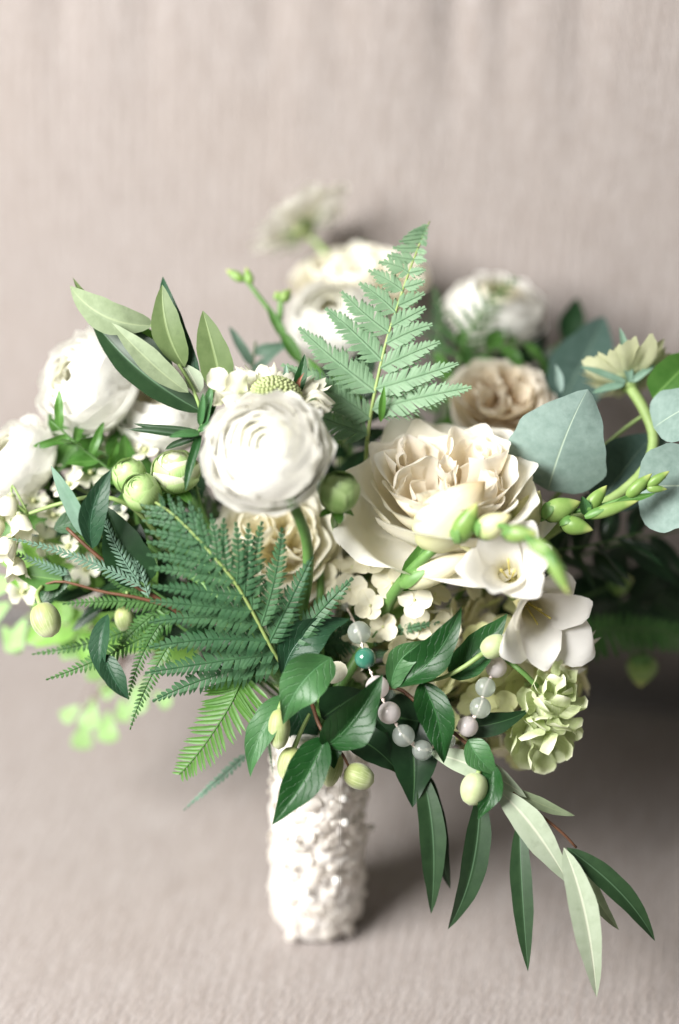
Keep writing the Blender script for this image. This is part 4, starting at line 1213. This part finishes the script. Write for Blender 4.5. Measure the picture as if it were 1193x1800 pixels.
# ------------------------------------------------------------------ olive sprigs
T = Thing('olive_sprig', 'olive sprig with upright leaves above the sideways white ranunculus', 'olive sprig', at(360, 740, -2))
T.tube('stem', [at(262, 562, .4), at(300, 618, .6), at(338, 680, .6), at(362, 745, .2), at(400, 850, -4), at(480, 1080, -6), BIND, BIND - HAX * 6], .06, .13, M['stempale'], 24, 6)
T.leaf((272, 572, 0.4), (122, 498, 0.0), 62, M['olivegrey'], side=-.75, bend=.35, fold=.35, roll=-.25)
T.leaf((268, 568, 0.1), (128, 486, -0.4), 30, M['olivegreen'], side=-.85, bend=.3, fold=.2, roll=.5)
T.leaf((325, 645, 0.6), (286, 500, 0.8), 58, M['olivegreen'], side=-.35, bend=.2, fold=.2)
T.leaf((350, 665, 0.3), (286, 482, -0.1), 46, M['glossyblue'], side=-.4, bend=.2, fold=.2)
T.leaf((392, 700, 0.8), (357, 546, 1.0), 62, M['olivegreen'], side=.1, bend=.2, fold=.15)
T.leaf((332, 690, 1.0), (197, 566, 1.2), 46, M['olivegrey'], side=-.25, bend=.2, fold=.25)
T.leaf((360, 726, 0.2), (155, 544, -0.2), 62, M['olivedark'], side=-.5, bend=.2, fold=.3)
T.leaf((300, 630, -0.6), (150, 552, -1.0), 50, M['midleaf'], side=.1, bend=.2, fold=.2)
T.leaf((305, 650, 0.0), (205, 572, -0.4), 46, M['olivedark'], side=-.1, bend=.2, fold=.2)
T.leaf((352, 690, 0.3), (325, 640, 0.6), 34, M['olivepale'], fold=.2)

T = Thing('olive_sprig', 'olive branch trailing long slender leaves down over the seat', 'olive sprig', at(730, 1330, -2))
T.tube('stem', [at(1012, 1490, 1.2), at(985, 1462, 1.2), at(930, 1418, 1.1), at(880, 1378, .8), at(825, 1345, .2), at(740, 1318, -1), at(640, 1305, -3), BIND - HAX * 1.5, BIND - HAX * 6], .06, .13, M['stembrown'], 26, 6)
T.leaf((755, 1322, .6), (925, 1402, 1.0), 46, M['olivepale'], side=-.2, bend=.15, fold=.2)
T.leaf((872, 1386, 1.2), (1003, 1555, 1.4), 56, M['olivepale'], side=-.25, bend=.2, fold=.25, roll=.1)
T.leaf((990, 1490, 1.6), (1052, 1758, 1.8), 54, M['olivepale'], side=-.3, bend=.25, fold=.25)
T.leaf((995, 1490, 1.2), (1154, 1656, 1.0), 44, M['olivedark'], side=-.25, bend=.25, fold=.3)
T.leaf((1005, 1500, .8), (1086, 1634, .6), 32, M['olivegrey'], side=.1, bend=.2, fold=.3)
T.leaf((895, 1386, .6), (1010, 1434, .3), 24, M['olivegrey'], side=.1, bend=.1, fold=.3)
T.leaf((912, 1440, 1.0), (926, 1706, 1.0), 42, M['olivedark'], side=.1, bend=.3, fold=.35, roll=.2)
T.leaf((842, 1390, .4), (786, 1636, .2), 52, M['olivedark'], side=-.35, bend=.3, fold=.35, roll=-.2)
T.leaf((738, 1350, .0), (757, 1608, -.2), 50, M['olivedark'], side=-.35, bend=.3, fold=.35)
T.leaf((752, 1360, -.4), (792, 1566, -.5), 40, M['olivedark'], side=.1, bend=.3, fold=.35)

# rosemary-like narrow sprig
T = Thing('rosemary_sprig', 'narrow leaved dark green sprig beside the proud white ranunculus', 'herb sprig', at(350, 760, 1))
T.tube('stem', [at(378, 690, 1.6), at(362, 735, 1.6), at(345, 775, 1.4), at(345, 860, -.5), at(420, 1040, -4), BIND, BIND - HAX * 6], .07, .09, M['stem'], 18, 6)
for (b, t, wd, mt) in [((348, 768, 1.6), (227, 754, 1.6), 16, 'olivedark'), ((345, 758, 1.5), (236, 746, 1.2), 12, 'olivedark'), ((350, 762, 1.8), (298, 768, 2.2), 16, 'glossylight'), ((352, 765, 1.6), (326, 862, 2.2), 17, 'glossy'), ((356, 750, 1.6), (372, 676, 1.8), 20, 'glossylight'), ((360, 748, 1.5), (384, 690, 1.4), 18, 'glossy'), ((350, 758, 1.6), (380, 740, 1.8), 12, 'glossylight'), ((346, 770, 1.5), (290, 790, .8), 14, 'olivedark'), ((352, 745, 1.7), (358, 690, 2), 14, 'glossylight')]:
    T.leaf(b, t, wd, M[mt], fold=.5, name='leaf', prof='needle', nu=10, nv=5, bend=.08)
T = Thing('leaf_sprig', 'pointed green leaf pair with one dry brown tip behind the knobbly scabiosa', 'leaf sprig', at(530, 720, 0))
T.leaf((520, 700, .8), (536, 622, 1.0), 24, M['glossy'], fold=.5)
T.leaf((533, 705, 1.0), (536, 654, 1.3), 10, M['browntip'], fold=.5, side=-.25)
T.leaf((500, 690, .3), (503, 640, .2), 14, M['ferngrey'], fold=.4)
T.tube('stem', [at(526, 700, .8), at(530, 770, -3), at(565, 900, -8), at(575, 1050, -8), BIND, BIND - HAX * 6], .06, .09, M['stem'], 12, 5)

# ------------------------------------------------------------------ eucalyptus
T = Thing('eucalyptus_branch', 'silver dollar eucalyptus branch with broad blue grey leaves beside the garden rose', 'eucalyptus', at(1100, 800, -2))
T.tube('stem', [at(1210, 690, -1.6), at(1140, 724, -2.0), at(1082, 766, -2.2), at(1010, 835, -2.6), at(900, 960, -4), at(720, 1160, -6), BIND, BIND - HAX * 6], .07, .17, M['stempale'], 26, 7)
T.leaf((962, 862, -.9), (1033, 682, .6), 178, M['euc'], roll=.1, bend=.55, fold=-.08, side=-.12, prof='ovate', nu=24, nv=17, wave=.12, curl=.10, name='leaf')
T.leaf((1148, 752, -.6), (1262, 688, .3), 112, M['euc'], roll=-.5, bend=.6, fold=.1, prof='ovate', nu=20, nv=13, wave=.14)
T.leaf((1118, 858, -.4), (1290, 862, .6), 158, M['euc'], roll=.35, bend=.6, fold=.3, prof='ovate', nu=20, nv=13, wave=.16)
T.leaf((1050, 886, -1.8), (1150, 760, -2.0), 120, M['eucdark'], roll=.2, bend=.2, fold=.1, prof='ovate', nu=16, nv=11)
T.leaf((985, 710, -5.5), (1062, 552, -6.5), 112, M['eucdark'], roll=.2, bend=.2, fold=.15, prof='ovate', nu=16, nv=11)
T.leaf((1146, 700, -1.6), (1235, 612, -1.8), 74, M['midleaf'], roll=.2, bend=.2, fold=.2, prof='ovate')
T.leaf((1150, 760, -1.8), (1176, 870, -1.4), 40, M['euc'], fold=.3)
T.leaf((985, 690, -3), (975, 640, -3.2), 16, M['euc'], fold=.3)

# ------------------------------------------------------------------ brown twig with blue leaves, nodding bells
T = Thing('vine_sprig', 'brown twig with folded blue green leaves beneath the half open white ranunculus', 'vine', at(300, 1070, -1))
T.tube('stem', [at(118, 928, .2), at(150, 958, .3), at(200, 1000, .2), at(245, 1034, 0), at(300, 1066, -.4), at(400, 1150, -2.4), at(500, 1240, -4), BIND - HAX, BIND - HAX * 6], .08, .13, M['stembrown'], 24, 6)
T.tube('stem', [at(70, 1030, -.4), at(110, 1022, -.2), at(180, 1040, -.2), at(240, 1050, -.2), at(300, 1066, -.4)], .05, .09, M['stembrown'], 12, 6)
T.leaf((163, 964, 1.2), (194, 826, 1.8), 52, M['glossyblue'], side=-.35, bend=.3, fold=.4, roll=.3)
T.leaf((150, 945, .8), (90, 818, 1.2), 34, M['ferngrey'], side=.2, bend=.2, fold=.4, roll=-.5)
T.leaf((255, 1030, -.2), (188, 890, .2), 82, M['darkleaf'], side=-.2, bend=.2, fold=.2, prof='ovate')
T.leaf((190, 1080, .4), (182, 1195, .9), 40, M['glossyblue'], side=.15, bend=.3, fold=.4, roll=.3)
T.leaf((184, 1150, .9), (226, 1229, 1.2), 44, M['glossyblue'], side=.15, bend=.2, fold=.4, roll=-.3)
T.leaf((225, 1010, -.6), (245, 920, -.8), 70, M['darkleaf'], fold=.2, prof='ovate')
T.leaf((110, 1020, -.4), (30, 1010, -.4), 50, M['midleaf'], fold=.2, prof='ovate')
T.leaf((95, 930, -.6), (180, 905, -.4), 44, M['glossy'], fold=.2)
T.leaf((120, 1000, -.6), (60, 1060, -.6), 46, M['glossy'], fold=.2, prof='ovate')
vine_bud(T, (70, 1060, .6), (92, 1120, .9), 52, 'vinebud', [(75, 1030, -.2), (66, 1044, .2)])
vine_bud(T, (215, 1065, -.8), (224, 1112, -.8), 34, 'vinebud', [(225, 1040, -.6), (216, 1055, -.7)])

T = Thing('bell_flower', 'spray of creamy nodding bells on an arched pale stem', 'flower', at(250, 920, -1))
T.tube('stem', [at(20, 915, -.6), at(60, 900, -.3), at(110, 884, 0), at(165, 873, .2), at(215, 882, .2), at(258, 915, -.4), at(330, 1010, -3), at(480, 1180, -6), BIND, BIND - HAX * 6], .08, .14, M['stempale'], 28, 7)
for (cx, cy, d, dx, dy, R) in [(14, 895, -.2, -.2, -.9, 36), (38, 925, .2, .3, -.9, 32), (10, 965, .4, -.3, -.8, 34), (30, 1000, -.2, .1, -1, 30), (-12, 930, -.4, -.6, -.7, 34)]:
    c = at(cx, cy, d)
    a = cdir(dx, dy, .35)
    fr = frame(a)
    rr = cm(R)
    for i in range(5):
        T.petal(c, fr, rr, [(.1, -.7), (.42, -.5), (.58, 0), (.62, .4), (.82, .68)], lambda s: .42 * math.sin(math.pi * min(1, .25 + .5 * s)), i * 1.257, M['scabpetal'], ruffle=.04, nu=8, nv=7)
    T.ball('calyx', c - a * rr * .65, rr * .24, M['vinebud'], 10, 8)
    T.tube('flower_stalk', [c - a * rr * .7, c - a * rr + UP * .2, at(50, 904, -.3)], .05, .06, M['stempale'], 8, 5)

# ------------------------------------------------------------------ maidenhair, out of focus beneath
T = Thing('maidenhair_fern', 'pale lime maidenhair fern with fan leaflets dangling above the seat', 'fern', at(260, 1130, -6))
r = np.random.default_rng(91)
T.tube('stem', [at(150, 1250, -9), at(200, 1190, -8), at(260, 1130, -6.5), at(360, 1160, -6), at(480, 1240, -6), BIND - HAX, BIND - HAX * 6], .03, .07, M['stembrown'], 18, 5)
for (x, y, d, L, ang) in [(165, 1225, -9, 58, -100), (150, 1262, -9.2, 56, -95), (190, 1250, -9, 56, -88), (140, 1240, -9, 40, -140), (215, 1200, -8.5, 44, -150), (232, 1205, -8.2, 52, -70), (255, 1190, -8, 52, -100), (215, 1225, -8.6, 46, -90), (46, 1085, -7, 62, -110), (18, 1060, -7, 70, -150), (60, 1065, -7, 40, -60), (30, 1110, -7.5, 40, -90), (5, 1100, -7, 50, -60), (140, 1100, -6.5, 60, -100), (160, 1140, -7, 60, -80), (100, 1110, -7, 54, -60), (270, 1215, -8, 40, -40), (75, 1000, -5, 56, 160), (40, 1020, -5.5, 60, 190)]:
    a = math.radians(ang)
    T.leaf((x, y, d), (x + L * math.cos(a), y - L * math.sin(a), d + r.normal(0, .4)), L * .85, M['maiden'], prof='fan', fold=.1, wave=.06, nu=10, nv=9, roll=r.normal(0, .3), name='leaflet', seed=x)
    T.tube('leaf_stalk', [at(x, y, d), at((x + 210) / 2, (y + 1150) / 2 - 15, (d - 7) / 2 - .5), at(225, 1160, -7.2)], .018, .03, M['stembrown'], 8, 4)

T = Thing('filler_blossom', 'loose cream petals showing between leaves beside the tight round green bud', 'flower', at(250, 900, -4))
r = np.random.default_rng(95)
for i, (x, y, d, R) in enumerate([(190, 800, -2.6, 40), (160, 830, -2.2, 34), (120, 850, -1.8, 32), (225, 775, -3, 36), (95, 905, -2, 32), (75, 950, -2, 30), (150, 1000, -2.4, 30), (60, 880, -1.6, 26), (205, 910, -2.2, 26), (120, 960, -1.4, 24), (40, 1040, -2, 28), (255, 790, -2.4, 30), (100, 800, -2.4, 28)]):
    c = at(x, y, d)
    fr = frame(cdir(r.normal(0, .5), .5 + r.normal(0, .4), 1))
    for k in range(5):
        T.petal(c, fr, cm(R, d), [(.05, -.25), (.4, -.05), (.8, .1), (1.05, .1)], lambda s: .14 + .34 * s, k * 1.257 + r.normal(0, .1), M['scabpetal'], nu=7, nv=7, ruffle=.06, rnd=r)
    T.ball('centre', c, .12, M['hydragreen'], 8, 6)
    T.tube('flower_stalk', [c, (c + at(260, 920, -4)) / 2 - NR * .6, at(270, 930, -4.4)], .05, .06, M['stempale'], 8, 5)
T.tube('stem', [at(270, 930, -4.4), at(360, 1060, -5.5), at(480, 1200, -6), BIND, BIND - HAX * 6], .08, .1, M['stempale'], 12, 5)
r = np.random.default_rng(91)
T = Thing('filler_blossom', 'small white blossoms hanging behind the maidenhair leaflets', 'flower', at(250, 1130, -7))
for i, (x, y, d, R) in enumerate([(160, 1110, -7.5, 26), (152, 1160, -8, 24), (172, 1060, -6.5, 24), (180, 1140, -7.6, 22), (60, 960, -5, 30), (95, 950, -5, 26), (140, 1020, -5.5, 26)]):
    c = at(x, y, d)
    fr = frame(cdir(r.normal(0, .4), r.normal(0, .4), 1))
    for k in range(5):
        T.petal(c, fr, cm(R, d), [(.05, -.2), (.4, 0), (.8, .1), (1.05, .1)], lambda s: .12 + .3 * s, k * 1.257, M['scabwhite'], nu=6, nv=6, ruffle=.04, rnd=r)
    T.tube('flower_stalk', [c, (c + at(240, 1090, -6.5)) / 2 + UP * .3, at(250, 1100, -6.5)], .04, .05, M['stempale'], 8, 5)
T.tube('stem', [at(250, 1100, -6.5), at(350, 1160, -6.5), BIND, BIND - HAX * 6], .06, .08, M['stempale'], 10, 5)

# ------------------------------------------------------------------ greenery filling the heart of the bunch


def filler(label, stem, n, Lpx, wpx, mat, seed, prof='lance', spread=1.0, smat='stemdark'):
    r = np.random.default_rng(seed)
    pts = [at(*p) for p in stem]
    T = Thing('leaf_sprig', label, 'foliage', pts[-1])
    T.tube('stem', [BIND - HAX * 5, BIND + HAX * 1.5] + pts, .11, .05, M[smat], 22, 6)
    P = catmull(pts, 40)
    for i in range(n):
        k = int((.12 + .86 * i / max(1, n - 1)) * 37)
        c = P[k]
        a = unit(P[k + 1] - P[max(0, k - 1)])
        nn = unit(cdir(r.normal(0, .35), .3 + r.normal(0, .3), 1))
        nn = unit(nn - a * np.dot(nn, a))
        sd = np.cross(a, nn) * (1 if i % 2 else -1)
        ang = math.radians(r.uniform(35, 75) * spread)
        L = cm(Lpx) * r.uniform(.8, 1.2)
        d = unit(a * math.cos(ang) + sd * math.sin(ang) + nn * r.normal(.0, .15))
        T.leaf3(c, c + d * L, cm(wpx) / 2 * r.uniform(.85, 1.15), M[mat], roll=r.normal(0, .35), bend=r.uniform(-.1, .35), fold=.25, prof=prof, hint=nn, nu=11, nv=7, wave=.05, seed=i)
    return T


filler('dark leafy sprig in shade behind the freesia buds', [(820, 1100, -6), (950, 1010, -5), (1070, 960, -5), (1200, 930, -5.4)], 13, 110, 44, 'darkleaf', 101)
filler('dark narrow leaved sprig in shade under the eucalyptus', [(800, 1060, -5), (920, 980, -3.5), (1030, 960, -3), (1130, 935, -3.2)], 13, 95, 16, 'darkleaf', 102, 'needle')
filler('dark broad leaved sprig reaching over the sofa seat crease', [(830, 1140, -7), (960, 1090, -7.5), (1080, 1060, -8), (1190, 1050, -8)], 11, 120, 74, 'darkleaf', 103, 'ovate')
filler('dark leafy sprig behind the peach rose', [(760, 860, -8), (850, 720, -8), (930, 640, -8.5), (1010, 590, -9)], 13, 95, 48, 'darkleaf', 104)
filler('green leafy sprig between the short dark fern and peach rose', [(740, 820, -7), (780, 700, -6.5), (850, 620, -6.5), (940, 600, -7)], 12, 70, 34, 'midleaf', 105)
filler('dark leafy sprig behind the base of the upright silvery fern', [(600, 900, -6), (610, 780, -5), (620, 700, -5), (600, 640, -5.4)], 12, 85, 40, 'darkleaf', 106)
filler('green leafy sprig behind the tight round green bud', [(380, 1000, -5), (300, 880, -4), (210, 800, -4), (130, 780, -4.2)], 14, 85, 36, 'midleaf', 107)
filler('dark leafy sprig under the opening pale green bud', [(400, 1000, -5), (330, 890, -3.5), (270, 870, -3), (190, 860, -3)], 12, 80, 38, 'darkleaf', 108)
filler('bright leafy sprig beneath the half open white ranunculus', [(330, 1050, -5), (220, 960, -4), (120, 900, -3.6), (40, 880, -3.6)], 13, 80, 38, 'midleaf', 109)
filler('dark leafy sprig hidden under the lacy blue green fern', [(480, 1200, -3), (400, 1120, -1.6), (320, 1060, -1.4), (250, 1010, -1.6)], 13, 85, 44, 'darkleaf', 110)
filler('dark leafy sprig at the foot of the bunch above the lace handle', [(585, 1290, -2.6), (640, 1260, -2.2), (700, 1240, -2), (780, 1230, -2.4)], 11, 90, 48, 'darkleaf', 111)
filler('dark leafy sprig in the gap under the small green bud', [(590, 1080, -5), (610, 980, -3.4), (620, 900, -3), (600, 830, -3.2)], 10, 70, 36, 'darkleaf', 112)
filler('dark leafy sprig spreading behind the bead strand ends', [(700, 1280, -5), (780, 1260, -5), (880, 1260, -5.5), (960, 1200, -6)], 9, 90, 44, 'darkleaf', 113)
filler('grey green narrow sprig beside the white bloom under the olive sprig', [(430, 900, -5), (430, 780, -4), (440, 680, -4), (450, 600, -4.2)], 10, 80, 20, 'ferngrey', 114, 'needle')
filler('light green leafy sprig filling the gap below the sideways white ranunculus', [(330, 960, -4), (240, 850, -2.6), (170, 790, -2.4), (90, 770, -2.4)], 14, 78, 40, 'midleaf', 115, 'ovate')
filler('pale lime leafy sprig spilling under the creamy nodding bells', [(330, 1080, -4), (220, 1020, -3.2), (120, 990, -3), (20, 1000, -3)], 16, 70, 40, 'limeleaf', 116, 'ovate', smat='stempale')
filler('lime green sprig trailing behind the drooping ladder fern fingers', [(380, 1150, -5), (270, 1120, -5), (160, 1110, -5.4), (50, 1080, -5.6)], 16, 72, 42, 'limeleaf', 117, 'ovate', smat='stempale')
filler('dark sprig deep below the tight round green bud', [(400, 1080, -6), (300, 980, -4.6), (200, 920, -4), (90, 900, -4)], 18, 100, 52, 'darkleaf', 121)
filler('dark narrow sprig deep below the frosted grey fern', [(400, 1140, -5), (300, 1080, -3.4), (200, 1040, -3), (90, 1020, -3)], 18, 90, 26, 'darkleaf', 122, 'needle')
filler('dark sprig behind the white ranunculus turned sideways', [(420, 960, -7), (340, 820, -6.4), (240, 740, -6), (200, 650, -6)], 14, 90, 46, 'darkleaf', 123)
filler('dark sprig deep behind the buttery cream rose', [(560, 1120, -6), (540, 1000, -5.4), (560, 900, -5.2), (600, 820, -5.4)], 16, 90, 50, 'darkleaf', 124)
filler('mid green sprig poking out between the proud ranunculus and the silvery fern', [(560, 980, -5), (545, 800, -3), (560, 720, -2.6), (585, 660, -2.4)], 12, 70, 28, 'midleaf', 125)
filler('slim green sprig poking out beside the two white ranunculus', [(380, 1000, -4), (250, 870, -1.8), (160, 800, -1.2), (90, 740, -1)], 14, 60, 18, 'midleaf', 126, 'needle')
T = Thing('flower_bud', 'yellow green bud in shade between the dark sprigs', 'flower bud', at(1080, 1035, -6))
freesia_bud(T, (1070, 1030, -6), (1112, 1018, -6), 40, 'greenbud')
T.tube('stem', [at(1070, 1030, -6), at(960, 1080, -6.5), at(760, 1180, -7), BIND, BIND - HAX * 5], .09, .12, M['stemdark'], 12, 5)
T = Thing('flower_bud', 'round green bud dangling below the hanging dark fern', 'flower bud', at(1130, 1150, -6))
freesia_bud(T, (1130, 1150, -6), (1124, 1208, -6), 52, 'greenbud')
T.tube('stem', [at(1130, 1150, -6), at(1120, 1110, -6.2), at(1000, 1100, -6.5), at(760, 1190, -7), BIND, BIND - HAX * 5], .07, .12, M['stemdark'], 14, 5)
